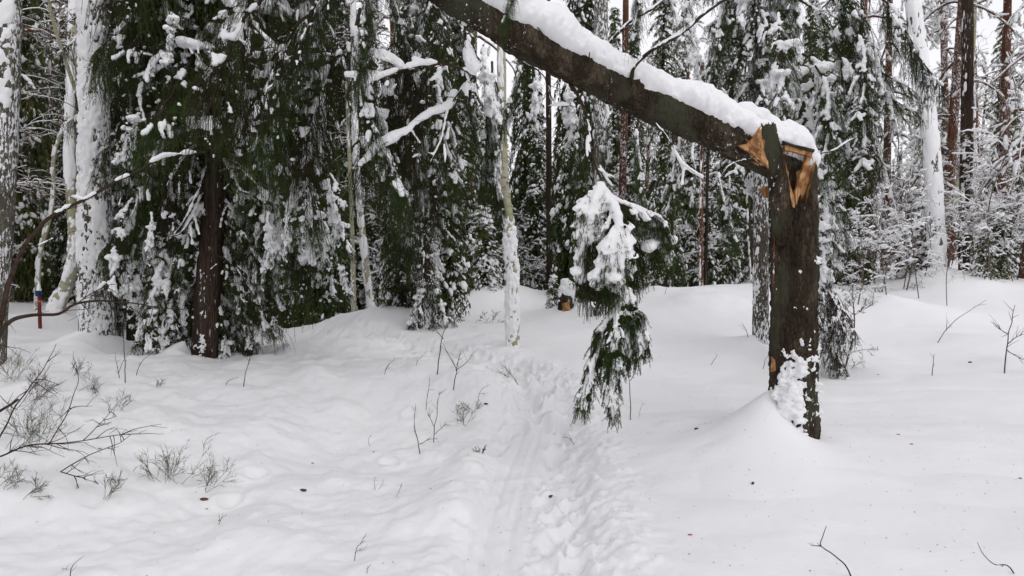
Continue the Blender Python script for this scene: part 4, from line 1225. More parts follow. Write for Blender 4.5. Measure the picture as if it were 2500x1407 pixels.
for (px, py, Y, yaw, sc, pit, kd) in [(915, -90, 4.9, 250, .42, -50, 'curtain'), (890, -60, 4.9, 280, .42, -50, 'curtain'), (950, -60, 5.6, 280, .4, -50, 'curtain'), (1270, -150, 4.6, 270, .32, -50, 'curtain'), (1340, -150, 4.6, 300, .30, -25, 'spray'),
                                      (1540, -110, 4.9, 290, .34, -50, 'curtain'), (1590, -90, 5.0, 330, .34, -25, 'spray'), (860, -60, 5.2, 200, .6, -25, 'curtain'), (620, 200, 7.0, 330, .7, -25, 'curtain'),
                                      (1560, 290, 7.2, 260, .6, -50, 'curtain'), (1630, 330, 7.2, 300, .55, -50, 'curtain'), (1690, 350, 7.0, 250, .5, -65, 'steep'), (1310, 160, 8.2, 250, .6, -65, 'heavy'), (1380, 190, 8.4, 300, .6, -55, 'heavy'), (1150, 60, 6.4, 280, .6, -50, 'curtain'), (1090, 130, 6.6, 240, .7, -50, 'curtain'), (1210, 200, 8.2, 290, .7, -50, 'curtain'), (1270, 140, 7.6, 270, .5, -50, 'curtain'), (1420, 215, 7.2, 250, .5, -50, 'curtain'), (1480, 250, 7.4, 300, .5, -65, 'steep'), (1760, 400, 7.0, 240, .45, -50, 'curtain'),
                                      (1660, 330, 5.9, 250, .35, -65, 'steep'), (1780, 430, 6.2, 280, .30, -65, 'steep')]:
    add_bough(snap, kd, P(px, py, Y), yaw, sc, pit, rg.uniform(-15, 15), rg)

# right hand spruces
axC = lambda z: (XY(1860, 300, 9.7)[0], 9.7)
crown(spC, axC, 3.4, 6.5, lambda z, y: rg.choice(['curtain', 'spray', 'heavy', 'steep']), .10, lambda z: .85, rg, pitch=(-30, 0))
for (px, py, Y, yaw, sc, pit, kd) in [(1900, 140, 7.6, 0, .75, -20, 'heavy'), (1960, 130, 7.4, 340, .7, -25, 'heavy'), (2030, 110, 7.4, 330, .8, -40, 'curtain'), (1990, 160, 7.3, 300, .7, -45, 'curtain'), (2060, 60, 7.5, 350, .8, -15, 'spray'),
                                      (1950, 0, 7.6, 350, .9, -10, 'spray'), (2010, -20, 7.6, 340, .9, -30, 'spray'), (1900, 30, 7.5, 250, .8, -30, 'spray'), (2080, 150, 7.6, 330, .5, -50, 'heavy'), (1760, 20, 7.5, 230, .6, -40, 'steep'),
                                      (1700, 60, 7.8, 220, .5, -50, 'heavy'), (1900, 180, 7.8, 280, .5, -60, 'heavy'), (1760, -60, 6.8, 260, .6, -50, 'curtain'), (1700, -40, 6.8, 220, .5, -25, 'spray'), (2080, 60, 6.9, 320, .55, -50, 'curtain'), (2110, -30, 6.9, 340, .7, -25, 'curtain'), (2020, 230, 7.2, 310, .5, -50, 'spray'), (2000, -60, 7.4, 0, 1.0, -10, 'spray')]:
    add_bough(spC, kd, P(px, py, Y), yaw, sc, pit, rg.uniform(-15, 15), rg)
spD = thing('spruce_tree', [*XY(1975, 870, 8.6), on(*XY(1975, 870, 8.6))], 'green spruce hidden behind the snapped trunk, its boughs showing on the far side', 'tree')
trunk('trunk', spD, [P(x, y, 8.6) for x, y in [(1965, 900), (1965, 600), (1965, 300), (1965, 150)]], [.08, .07, .05, .02], M['bark'], 12, 30)
for (px, py, Y, yaw, sc, pit, kd) in [(1975, 330, 8.6, 350, .7, -30, 'spray'), (1975, 380, 8.5, 320, .7, -35, 'heavy'), (1975, 430, 8.6, 340, .7, -30, 'spray'), (1975, 480, 8.6, 10, .75, -25, 'heavy'), (1975, 520, 8.5, 330, .65, -35, 'heavy'),
                                      (1975, 560, 8.6, 350, .6, -35, 'spray'), (1975, 600, 8.5, 320, .5, -45, 'heavy'), (1975, 640, 8.6, 350, .75, -15, 'bare'), (1975, 680, 8.5, 335, .7, -20, 'bare'), (1975, 720, 8.6, 350, .7, -20, 'bare'),
                                      (1975, 750, 8.5, 330, .6, -20, 'bare'), (1975, 640, 8.7, 5, .8, -25, 'bare'), (1985, 790, 8.6, 345, .6, -15, 'bare'), (1985, 800, 8.6, 330, .45, -20, 'heavy'), (1985, 400, 8.7, 20, .8, -20, 'spray'),
                                      (1975, 440, 8.7, 200, .6, -30, 'spray'), (1975, 560, 8.7, 190, .5, -40, 'steep'), (1975, 280, 8.6, 330, .6, -30, 'curtain')]:
    add_bough(spD, kd, P(px, py, Y), yaw, sc, pit, rg.uniform(-12, 12), rg)
exec_later = []

# ------------------------------------------------------------------ background forest prototypes
def spruce_proto(seed, h, rmax, z0, nb, droop=.6, snow=1.0, shape=ICO1, needle='needle_far', dens=1.0, weep=.18):
    rg = np.random.default_rng(seed)
    wood, leaf, sn = MB(), MB(), MB()
    tp = np.array([[0, 0, -.4], [rg.normal(0, .03), rg.normal(0, .03), h * .5], [0, 0, h]])
    tube(wood, spline(tp, 16), np.linspace(h * .011 + .02, .01, 16), 10, 0, (1, 0, 0), True, None, .006, 6)
    u = (np.arange(nb) + rg.uniform(0, 1, nb)) / nb
    z = z0 + (h - z0) * u ** 1.0
    yaw = np.arange(nb) * 2.4 + rg.normal(0, .3, nb)
    L = rmax * (1 - u) ** .75 * rg.uniform(.6, 1.2, nb) + .12
    d0 = np.stack([np.cos(yaw), np.sin(yaw), rg.uniform(-.35, .15, nb)], -1)
    p0 = np.stack([0 * z, 0 * z, z], -1)
    limbs = grow(p0, d0, L, 9, droop, .06, rg)
    many_tubes(leaf, limbs, np.linspace(.014, .004, 9)[None] * np.ones((nb, 1)), 1)
    pos, tan = along(limbs, .05)
    k = int(5 * dens)
    pos = np.repeat(pos, k, 0); tan = np.repeat(tan, k, 0)
    side = unit(np.cross(tan, np.array([0, 0, 1.])))
    rad = np.linalg.norm(pos[:, :2], axis=1)
    w = (.06 + .16 * np.minimum(rad, .8)) * rg.uniform(-1, 1, len(pos))
    c = pos + side * w[:, None] + tan * rg.uniform(-.04, .04, (len(pos), 1)); c[:, 2] -= np.abs(w) * .45
    n = len(c)
    ln = rg.uniform(.05, weep, (n, 1))
    d = unit(rg.normal(0, .35, (n, 3)) + tan * .45 + np.array([0, 0, -.8]))
    s = unit(np.cross(d, rg.normal(size=(n, 3)))) * rg.uniform(.008, .020, (n, 1))
    leaf.add(np.stack([c - s, c + s, c + d * ln], 1).reshape(-1, 3), np.arange(3 * n).reshape(-1, 3), None, 0)
    d = unit(rg.normal(0, .5, (n, 3)) + tan * .6 + np.array([0, 0, -.3])); s = unit(np.cross(d, rg.normal(size=(n, 3)))) * .009
    leaf.add(np.stack([c - s, c + s, c + d * ln * .6], 1).reshape(-1, 3), np.arange(3 * n).reshape(-1, 3), None, 0)
    nz = fbm(c, 3.2, 2, seed)
    pick = (rg.random(n) < .24 * snow * (.45 + nz)) 
    sc_ = c[pick] + np.array([0, 0, .012]); m = len(sc_)
    rr = rg.uniform(.012, .038, m) * rg.choice([1, 1, 1, 1.9], m)
    lumps(sn, sc_, np.stack([rr * 1.5, rr * rg.uniform(.6, 1.1, m), rr * .65], -1), shape, .22, rg, 0, tan[pick] + rg.normal(0, .25, (m, 3)))
    return (wood.mesh('trunk', (M['bark_brown'],)), leaf.mesh('crown', (M[needle], M['twig'])), sn.mesh('snow', (M['snow'],)))

def bare_proto(seed, h, r, lvl=3, snow=1.0, bark='birch', spread=.9, up=.8, nb=16, leaves=False, z0=.25, leanx=0.0):
    rg = np.random.default_rng(seed)
    wood, twig, sn = MB(), MB(), MB()
    ctr = spline([(0, 0, -.4), (rg.normal(0, .04 * h) + leanx * h * .3, rg.normal(0, .03 * h), h * .4), (leanx * h * .8, 0, h * .8), (leanx * h + rg.normal(0, .05 * h), 0, h)], 20)
    tube(wood, ctr, np.linspace(r, r * .25, 20), 10, 0, (1, 0, 0), True, None, r * .08, 6)
    u = rg.uniform(z0, .98, nb); i0 = (u * 19).astype(int)
    yaw = rg.uniform(0, 2 * PI, nb)
    d = np.stack([np.cos(yaw) * spread, np.sin(yaw) * spread, np.full(nb, up)], -1)
    L = h * .34 * (1.1 - u) ** .5 * rg.uniform(.5, 1.1, nb)
    p, rad = ctr[i0], np.full(nb, r * .28) * (1.1 - u)
    allp = []
    for l in range(lvl):
        S = 9
        tw = grow(p, d, L, S, .12 + .1 * l, .10 + .03 * l, rg)
        R_ = rad[:, None] * np.linspace(1, .35, S)[None]
        many_tubes(twig, tw, np.maximum(R_, .0035), 0, 4 if l == 0 else 3)
        allp.append((tw, R_))
        kk = 5 if l == 0 else 4
        idx = rg.integers(2, S - 1, (len(tw), kk))
        p = np.take_along_axis(tw, idx[..., None], 1).reshape(-1, 3)
        base = np.repeat(unit(tw[:, -1] - tw[:, 0]), kk, 0)
        d = base + rg.normal(0, .55, base.shape)
        L = np.repeat(L, kk) * rg.uniform(.25, .6, len(p))
        rad = np.repeat(rad, kk) * .5
    for tw, R_ in allp:   # snow: a fatter offset ridge over the non-vertical runs
        t = unit(np.gradient(tw, axis=1)); flat = 1 - np.abs(t[..., 2])
        nz = fbm(tw, 3, 2, seed)
        k = np.clip(flat * 1.3 - .15, 0, 1) * sstep(-.35, .1, nz + .25 * snow)
        th = (R_ * .6 + .008) * snow * k
        many_tubes(sn, tw + np.array([0, 0, 1.]) * (R_ + th * .45)[..., None], np.maximum(th, .0004), 0, 4)
    if leaves:
        tw = allp[-1][0]; pos, tan = along(tw, .08)
        n = len(pos); dd = unit(rg.normal(size=(n, 3)) + np.array([0, 0, -.6])); s = unit(np.cross(dd, rg.normal(size=(n, 3)))) * .018
        c = pos
        twig.add(np.stack([c - s, c + s, c + dd * .055], 1).reshape(-1, 3), np.arange(3 * n).reshape(-1, 3), None, 1)
    return (wood.mesh('trunk', (M[bark],)), twig.mesh('crown', (M['twig_grey'], M['needle_brown'])), sn.mesh('snow', (M['snow'],)))

def pine_proto(seed, h, r, nb=26, z0=.35, snow=1.0):
    rg = np.random.default_rng(seed)
    wood, leaf, sn = MB(), MB(), MB()
    ctr = spline([(0, 0, -.4), (rg.normal(0, .1), 0, h * .5), (0, 0, h)], 18)
    tube(wood, ctr, np.linspace(r, r * .3, 18), 12, 0, (1, 0, 0), True, None, .01, 5)
    u = rg.uniform(z0, .99, nb); i0 = (u * 17).astype(int); yaw = rg.uniform(0, 2 * PI, nb)
    d = np.stack([np.cos(yaw), np.sin(yaw), rg.uniform(.0, .7, nb)], -1)
    L = h * .20 * (1.25 - u) * rg.uniform(.7, 1.3, nb)
    limbs = grow(ctr[i0], d, L, 9, .25, .12, rg)
    many_tubes(leaf, limbs, np.linspace(.04, .010, 9)[None] * np.ones((nb, 1)), 1, 5)
    many_tubes(sn, limbs + np.array([0, 0, .035]), np.linspace(.035, .018, 9)[None] * rg.uniform(.4, 1, (nb, 1)) * snow, 0, 5)
    K = 9; idx = rg.integers(2, 9, (nb, K))
    p = np.take_along_axis(limbs, idx[..., None], 1).reshape(-1, 3); base = np.repeat(unit(limbs[:, -1] - limbs[:, 0]), K, 0)
    tw = grow(p, base * .7 + rg.normal(0, .6, base.shape), rg.uniform(.25, .75, len(p)), 7, .3, .15, rg)
    many_tubes(leaf, tw, np.linspace(.008, .004, 7)[None] * np.ones((len(tw), 1)), 1)
    pos, tan = along(tw[:, 2:], .045)
    m = 9; c = np.repeat(pos, m, 0); tn = np.repeat(tan, m, 0); n = len(c)
    dd = unit(rg.normal(0, 1, (n, 3)) + tn * .7); s = unit(np.cross(dd, rg.normal(size=(n, 3)))) * .006
    leaf.add(np.stack([c - s, c + s, c + dd * rg.uniform(.06, .11, (n, 1))], 1).reshape(-1, 3), np.arange(3 * n).reshape(-1, 3), None, 0)
    pk = rg.random(len(pos)) < .5 * snow
    rr = rg.uniform(.03, .07, pk.sum())
    lumps(sn, pos[pk] + np.array([0, 0, .03]), np.stack([rr * 1.6, rr, rr * .6], -1), ICO1, .25, rg, 0, tan[pk])
    return (wood.mesh('trunk', (M['bark_red'],)), leaf.mesh('crown', (M['needle_pine'], M['bark_red'])), sn.mesh('snow', (M['snow'],)))

PR = {
    'spruce': [spruce_proto(201, 9, 1.25, .5, 190), spruce_proto(202, 11, 1.5, .7, 210, droop=.8, weep=.26), spruce_proto(203, 7, 1.0, .3, 170, snow=1.5)],
    'young': [spruce_proto(211, 1.9, .55, .05, 90, snow=2.2, droop=.5, weep=.10), spruce_proto(212, 2.6, .62, .05, 110, snow=1.7, weep=.12)],
    'low': [spruce_proto(215, 2.2, .75, .05, 80, snow=.9, weep=.16, droop=.7), spruce_proto(216, 3.2, .9, .1, 100, snow=1.2, weep=.16, droop=.7)],
    'birch': [bare_proto(221, 9, .085), bare_proto(222, 8, .06, leaves=True), bare_proto(223, 10, .10, nb=20)],
    'sapling': [bare_proto(231, 3.2, .014, 3, 1.9, 'twig_grey', nb=14, z0=.12), bare_proto(232, 2.4, .012, 3, 2.0, 'twig_grey', nb=16, z0=.08, leanx=.25)],
    'bush': [bare_proto(241, 1.5, .014, 3, 1.4, 'twig_grey', nb=22, z0=.02, spread=1.0, up=.7)],
    'pine': [pine_proto(251, 12, .15), pine_proto(252, 13, .17, 30, .28, 1.2)],
}
for k, v in PR.items():
    print(k, [[len(m.polygons) for m in t] for t in v])
NAMES = {'low': ('young_spruce', 'tree'), 'spruce': ('spruce_tree', 'tree'), 'young': ('young_spruce', 'tree'), 'birch': ('bare_tree', 'tree'), 'sapling': ('sapling', 'sapling'), 'bush': ('bare_bush', 'bush'), 'pine': ('pine_tree', 'tree')}
GL = {'spruce': ('snow dusted spruce standing deep among the background trees', 'background spruces'),
      'birch': ('bare slender tree with snow lined branches deep in the background forest', 'bare background trees'),
      'pine': ('tall pine with snowy branches in the far background forest', 'background pines'),
      'sapling': ('thin bare sapling with snow on its twigs under the background trees', 'background saplings'),
      'young': ('small snow laden spruce under the background trees', 'small background spruces'),
      'low': ('small green spruce of the understorey beyond the snow bank', 'understorey spruces'),
      'bush': ('frosted bare bush under the background trees', 'background bushes')}

def plant(kind, x, y, scale=1.0, rot=None, label=None, group=None, var=None, sink=0.0, rng=RNG):
    nm, cat = NAMES[kind]
    tr, cr, sn = PR[kind][int(rng.integers(len(PR[kind]))) if var is None else var]
    r = thing(nm, (x, y, on(x, y) - sink), label or GL[kind][0], cat, group if label else GL[kind][1])
    tl = {'spruce': .025, 'young': .05, 'pine': .05, 'birch': .10}.get(kind, .08)
    r.rotation_euler = (rng.normal(0, tl), rng.normal(0, tl), rng.uniform(0, 2 * PI) if rot is None else rot)
    r.scale = (scale,) * 3
    link('trunk', tr, r); c = link('crown', cr, r); link('snow', sn, c)
    return r

rg = np.random.default_rng(90)
# the forest behind, thinner on the bright right hand side
placed = []
def free(x, y, d):
    return all((x - a) ** 2 + (y - b) ** 2 > d * d for a, b in placed)
tries = 0
while len(placed) < 235 and tries < 20000:
    tries += 1
    Y = 15.5 + 42 * rg.random() ** 1.5
    px = rg.uniform(-350, 2850)
    if Y < 21 and 1300 < px < 2700: continue
    if Y < 24 and 2050 < px: continue
    if 1150 < px < 1430 and Y < 42: continue
    if 1680 < px < 1800 and rg.random() < .5: continue
    if px > 1950 and rg.random() < .45: continue
    if 2120 < px < 2260 and Y < 45: continue
    x, y = XY(px, 700, Y)
    if not free(x, y, 1.15 if Y < 30 else 1.5): continue
    placed.append((x, y))
    u = rg.random()
    right = px > 2000
    kind = ('pine' if u < .40 else 'birch' if u < .66 else 'spruce') if right else ('spruce' if u < .58 else 'birch' if u < .90 else 'pine')
    plant(kind, x, y, rg.uniform(.7, 1.15) * (1 if Y < 30 else 1.1), rng=rg)
for k in range(150):      # lower trees far back, closing the view under the bright sky
    Y = rg.uniform(28, 56); px = rg.uniform(1050, 1500) if k < 80 else rg.uniform(1600, 2700)
    x, y = XY(px, 700, Y)
    if free(x, y, .9):
        placed.append((x, y))
        plant('spruce' if rg.random() < .75 else 'birch', x, y, rg.uniform(.42, .72), rng=rg)
for k in range(70):
    Y = rg.uniform(13.5, 25); px = rg.uniform(-100, 2600)
    if 1150 < px < 1900 and Y < 17: Y += 4
    x, y = XY(px, 700, Y)
    plant('sapling' if rg.random() < .75 else 'young', x, y, rg.uniform(.5, 1.25), rng=rg)
for k in range(46):      # understorey crowding up behind the bank
    Y = rg.uniform(16.2, 20); px = rg.uniform(640, 1760)
    if 1340 < px < 1400: continue
    x, y = XY(px, 700, Y)
    plant('low', x, y, rg.uniform(.6, 1.1), rng=rg)
for k in range(30):      # frosted tangle behind the bank
    Y = rg.uniform(15, 18.5); px = rg.uniform(860, 1780)
    if 1350 < px < 1420: continue
    x, y = XY(px, 700, Y)
    plant('bush' if rg.random() < .35 else 'sapling', x, y, rg.uniform(.5, 1.1), rng=rg)
for k in range(34):      # frosted scrub on the bright side
    Y = rg.uniform(14.5, 21); px = rg.uniform(1960, 2560)
    x, y = XY(px, 700, Y)
    plant('bush' if rg.random() < .5 else 'sapling', x, y, rg.uniform(.6, 1.3), rng=rg)
# say of each of the nearer ones where it stands
LM = [(-400, 'far edge of the forest'), (8, 'streaked grey trunk'), (98, 'red post'), (235, 'thick white trunk'), (510, 'bare brown trunk'), (740, 'thin reddish trunk'), (890, 'whitest leaning birch'), (1040, 'frosted young spruces'),
      (1240, 'lone birch'), (1340, 'dark trunk over the stump'), (1468, 'grey trunk behind the bough'), (1640, 'thin dark stem'), (1712, 'orange stem'), (1858, 'flecked spruce'), (1945, 'snapped trunk'), (2165, 'leaning red pine'),
      (2282, 'tall white trunk'), (2360, 'dark straight pine'), (2900, 'open edge of the wood')]
ORD = ['nearest', 'second', 'third', 'fourth', 'fifth', 'sixth', 'seventh', 'eighth', 'ninth', 'tenth']
WHAT = {'background spruces': 'background spruce', 'bare background trees': 'bare background tree', 'background pines': 'background pine', 'background saplings': 'snowy sapling', 'small background spruces': 'small spruce', 'understorey spruces': 'green understorey spruce', 'background bushes': 'frosted bush'}
cells = {}
for o in list(COL.objects):
    g = o.get('group')
    if o.parent is None and g in WHAT and o.location.y < 34:
        px = 1250 + o.location.x / o.location.y * FPX
        for a, b in zip(LM[:-1], LM[1:]):
            if a[0] <= px < b[0]:
                cells.setdefault((a[1], b[1], g), []).append(o)
for (a, b, g), os_ in cells.items():
    os_.sort(key=lambda o: o.location.y)
    for k, o in enumerate(os_[:10]):
        o['label'] = ('%s %s between %s and %s' % (ORD[k], WHAT[g], a, b))

# unseen spruces beside and behind the viewer, added to shade the near snow
for (x, y, sc, v) in [(-5.6, 4.4, 1.1, 1), (-6.2, 1.0, 1.1, 0), (-4.4, -2.6, 1.1, 1), (-1.6, -5.0, 1.0, 0), (2.2, -4.6, 1.1, 1), (5.0, -2.2, 1.0, 0), (7.0, 1.5, 1.0, 1), (-7.6, 6.6, 1.1, 1), (8.5, 5.5, 1.0, 0)]:
    plant('spruce', x, y, sc, None, 'unseen dense spruce added outside the view to shade the near snow', 'unseen spruces added around the viewer for shade', v, rng=rg)
# individually recognisable ones
for (kd, px, Y, sc, lab, var) in [
        ('spruce', 1275, 19.5, .92, 'slim snowy spruce filling the sky gap directly past the lone birch', 1),
        ('spruce', 1325, 17.5, .72, 'snowy spruce just past the lone birch in the sky gap', 2),
        ('birch', -60, 12.5, .8, 'bare tree with withered brown leaves just behind the streaked grey trunk', 1),
        ('birch', 330, 12.2, .8, 'bare tree with withered brown leaves between the thick white trunk and the dark spruce', 1),
        ('pine', 2120, 17.5, .8, 'nearer pine showing between the green boughs and the leaning red brown pine', 1),
        ('pine', 2500, 15.5, .75, 'pine with low snowy limbs closest to the bright edge', 1),
        ('young', 1190, 14.6, .85, 'small snow covered spruce at the foot of the knoll beside the lone birch', 0),
        ('young', 985, 12.7, .95, 'bushy snow frosted young spruce on the bank, the broader one beside the dead skirt', 1),
        ('young', 1085, 12.4, .95, 'narrow snow frosted young spruce on the bank nearest the twin twigs', 1),
        ('young', 1350, 13.2, .33, 'tiny spruce bowed with snow next to the snow capped stump', 0),
        ('young', 2440, 16, .85, 'round hump of a young spruce buried in snow beside the dark pine trunk', 0),
        ('young', 2400, 15.2, .6, 'small low spruce drowned in snow in front of the white hump', 0),
        ('spruce', 760, 17.5, 1.0, 'dark spruce filling the gap at the end of the path', 1),
        ('spruce', 700, 16, .9, 'dark spruce directly behind the big brown trunked spruce', 1),
        ('spruce', 830, 19, 1.1, 'dark spruce behind the birch clump', 0),
        ('spruce', 1400, 14.5, 1.05, 'snow streaked spruce with white tongues of snow behind the snow capped stump', 1),
        ('spruce', 1620, 15.8, .8, 'green spruce between the hanging bough and the thin orange stem', 0),
        ('spruce', 1760, 17.5, .95, 'snowy spruce seen under the fallen trunk close to its break', 2),
        ('spruce', 2080, 17, .85, 'spruce behind the green boughs that show past the snapped trunk', 0),
        ('spruce', 60, 17, 1.2, 'dark tall spruce behind the red post', 1),
        ('spruce', -120, 14, 1.2, 'dark spruce at the very edge behind the streaked grey trunk', 0),
        ('spruce', 420, 13.5, 1.1, 'dark spruce behind the dense spruce beside the thick white trunk', 1),
        ('spruce', 1130, 16.5, 1.1, 'snowy spruce rising behind the young frosted spruces', 2),
        ('pine', 2160, 21, .9, 'pine rising behind the leaning red brown pine', 0),
        ('pine', 2440, 20, .95, 'large pine with snowy limbs over the white hump', 1),
        ('pine', 2560, 16, .85, 'pine reaching in from beyond the edge with snowy limbs', 0),
        ('pine', 2300, 19, .9, 'pine with snowy limbs behind the tall white coated trunk', 1),
        ('sapling', 2175, 12.6, .8, 'bent snow coated sapling standing by itself on the open slope', 1),
        ('sapling', 2245, 14, .75, 'upright frosted sapling on the open slope', 0),
        ('sapling', 2320, 13, .55, 'low spreading frosted sapling in front of the tall white coated trunk', 0),
        ('bush', 2090, 12.5, .9, 'tangle of bare twigs on the slope behind the snapped trunk', 0),
        ('bush', 1310, 15.5, .5, 'fallen snowy twigs lying over the knoll behind the lone birch', 0),
        ('bush', 2060, 8.9, .75, 'brown tangle of bare twigs spreading from behind the snapped trunk', 0),
        ('bush', 2030, 8.7, .6, 'low bush of bare twigs resting on the snow right behind the snapped trunk', 0),
        ('bush', 2200, 15, .9, 'frosted bare bush at the top of the open slope', 0),
        ('bush', 1580, 14, .7, 'snow buried bush beneath the thin dark stems', 0)]:
    x, y = XY(px, 700, Y)
    plant(kd, x, y, sc, None, lab, None, var, rng=rg)

# ------------------------------------------------------------------ the stump, the post
x, y = XY(1382, 760, 12.5); z = on(x, y)
st = thing('tree_stump', (x, y, z), 'broken stump with a tall cap of snow and orange rotten wood', 'stump')
mb = MB(); tube(mb, spline([(x, y, z - .2), (x + .01, y, z + .25), (x, y, z + .42)], 14), np.linspace(.15, .11, 14), 16, 0, (1, 0, 0), True, None, .015, 9)
link('trunk', mb.mesh('trunk', (M['bark'],), st.location), st)
slab('torn_wood', [P(1372, 742, 12.34), P(1392, 735, 12.34), P(1394, 762, 12.34), P(1376, 776, 12.34)], .03, M['wood'], st, .01, jit=.01)
C_, R_ = [], []
for (px, py, r) in [(1385, 770, .09), (1398, 778, .12), (1392, 700, .10), (1380, 690, .085), (1378, 705, .09), (1395, 720, .085), (1402, 735, .07), (1368, 720, .05), (1404, 760, .08), (1366, 735, .035), (1400, 705, .07), (1385, 715, .1)]:
    C_.append(P(px, py, 12.45)); R_.append([r, r, r])
link('snow', snow_mesh('snow', np.array(C_), np.array(R_), .016, 2, st.location, .012, 9), st)

b = ground_at(98, 803)
po = thing('marker_post', b, 'red marker post with a blue top and a tuft of snow', 'post')
s_ = b[1] / FPX
def prism(name, z0, z1, r, m, parent, off=0):
    mb = MB(); zz = np.linspace(z0, z1, 4)
    tube(mb, [(b[0] + off, b[1], b[2] + k) for k in zz], [r * .97, r, r, r * .95], 8, 0, (1, 0, 0))
    return link(name, mb.mesh(name, (m,), parent.location, smooth=False), parent)
prism('pole', -.2, 90 * s_, 4.2 * s_, M['red'], po)
prism('blue_cap', 78 * s_, 92 * s_, 6.8 * s_, M['blue'], po, -2 * s_)
prism('orange_band', 64 * s_, 68 * s_, 4.6 * s_, M['orange'], po)
link('snow', snow_mesh('snow', np.array([[b[0], b[1], b[2] + (94 + k * 6) * s_] for k in range(4)]), np.array([[(5.5 - k) * s_] * 3 for k in range(4)]) * np.array([1, 1, 1.2]), .01, 1, po.location, .004, 20), po)

# ------------------------------------------------------------------ saplings and twigs sticking out of the snow
def wiry(name, label, cat, base_px, tips, r0=.004, m='twig', group=None, seed=0, side=6, sl=.12, snow=0.0, fork=True, depth_spread=.15):
    """a stem from a ground point through picture points; tips: list of polylines [(x, y), ...]"""
    rg = np.random.default_rng(seed)
    b = ground_at(*base_px)
    r = thing(name, b, label, cat, group)
    mb = MB(); C, R = [], []
    for k, tp in enumerate(tips):
        dY = rg.uniform(-depth_spread, depth_spread)
        pts = []
        for q_, (x, y) in enumerate(tp):
            f = (q_ + 1) / len(tp)
            pts.append(P(x, y, b[1] + dY * f))
        if k == 0 or abs(tp[0][1] - base_px[1]) < 4:
            pts = [b - np.array([0, 0, .08])] + pts if np.linalg.norm(pts[0] - b) > .02 else [b - np.array([0, 0, .08])] + pts
        n = 18
        p = spline(pts, n); p[2:] += np.stack([fbm(p[2:], 9, 2, seed + j) for j in range(3)], -1) * .006
        rr = r0 * (1 if k == 0 else .7)
        tube(mb, p, np.linspace(rr, rr * .35, n), 5, 0)
        if side:
            idx = rg.integers(5, n - 1, side)
            t = unit(np.gradient(p, axis=0))[idx]
            tw = grow(p[idx], t * .8 + rg.normal(0, .45, (side, 3)), rg.uniform(.4, 1, side) * sl, 6, -.1, .08, rg)
            many_tubes(mb, tw, np.linspace(rr * .45, rr * .2, 6)[None] * np.ones((side, 1)), 0)
    link('stem', mb.mesh('stem', (M[m],), r.location), r)
    return r

def bilberry(label, base_px, w_px, h_px, n=14, m='twig_green', lean=0.0, seed=0, name='bilberry_shrub', cat='shrub', th=.0016):
    rg = np.random.default_rng(seed)
    n = max(4, int(n * .75))
    b = ground_at(*base_px)
    r = thing(name, b, label, cat)
    s_ = b[1] / FPX
    Hh, Ww = h_px * s_, w_px * s_
    mb = MB()
    p0 = b + np.stack([rg.normal(0, Ww * .13, n), rg.normal(0, Ww * .13, n), np.full(n, -.02)], -1)
    d = np.stack([rg.normal(lean, .55, n) * Ww / max(Hh, .01) * .8, rg.normal(0, .5, n), np.full(n, 1.0)], -1)
    tw = grow(p0, d, rg.uniform(.7, 1.1, n) * math.hypot(Hh, Ww * .3), 7, -.15, .12, rg)
    many_tubes(mb, tw, np.linspace(th, th * .6, 7)[None] * np.ones((n, 1)), 0)
    for l, kk in ((0, 5), (1, 3)):
        idx = rg.integers(2, 6, (len(tw), kk))
        p = np.take_along_axis(tw, idx[..., None], 1).reshape(-1, 3)
        dd = np.repeat(unit(tw[:, -1] - tw[:, 0]), kk, 0) + rg.normal(0, .42, (len(tw) * kk, 3))
        tw = grow(p, dd, rg.uniform(.25, .6, len(p)) * Hh * (.9 if l == 0 else .55), 7 if l == 0 else 5, -.1, .08, rg)
        many_tubes(mb, tw, np.linspace(th * .7, th * .45, tw.shape[1])[None] * np.ones((len(tw), 1)), 0)
        if l == 0: pass
    link('stems', mb.mesh('stems', (M[m],), r.location), r, kind='stuff')
    return r

W = wiry
W('sapling', 'forked twig, taller of the two standing side by side left of the path bend', 'sapling', (1066, 916), [[(1070, 880), (1077, 840), (1082, 815), (1095, 790), (1112, 765)], [(1082, 828), (1070, 812), (1060, 797)]], .0062, seed=1, side=3)
W('sapling', 'branching twig, nearer of the two standing side by side left of the path bend', 'sapling', (1105, 953), [[(1110, 925), (1114, 905), (1098, 872), (1082, 838)], [(1113, 905), (1120, 880), (1126, 850)], [(1113, 905), (1135, 888), (1150, 868)]], .0055, seed=2, side=5)
W('sapling', 'thin stem with side twigs, the lowest on the bank left of the path', 'sapling', (1028, 1110), [[(1018, 1075), (1012, 1045), (1012, 1010), (1014, 995)], [(1024, 1085), (1045, 1075), (1070, 1072)]], .0042, seed=3, side=7, sl=.08)
W('sapling', 'wiry dark stem with a knot of withered leaf on the bank left of the path', 'sapling', (1058, 1082), [[(1060, 1050), (1066, 1020), (1068, 985), (1074, 955)], [(1061, 1045), (1050, 1020), (1044, 1012)], [(1062, 1060), (1080, 1045), (1090, 1035)]], .0042, seed=4, side=8, sl=.1)
W('sapling', 'upright wiry stem between the lowest stem and the forked twigs', 'sapling', (1040, 1008), [[(1040, 985), (1047, 950), (1052, 915)]], .0035, seed=5, side=6, sl=.08)
W('sapling', 'single upright stem under the hanging bough', 'sapling', (1540, 1028), [[(1539, 985), (1536, 930), (1531, 880), (1526, 850)], [(1539, 930), (1548, 915), (1556, 900)]], .0048, seed=6, side=4, sl=.08)
W('twig', 'short curved twig beside the stem under the hanging bough', 'twig', (1560, 1018), [[(1563, 1000), (1572, 985)]], .002, seed=7, side=2, sl=.05)
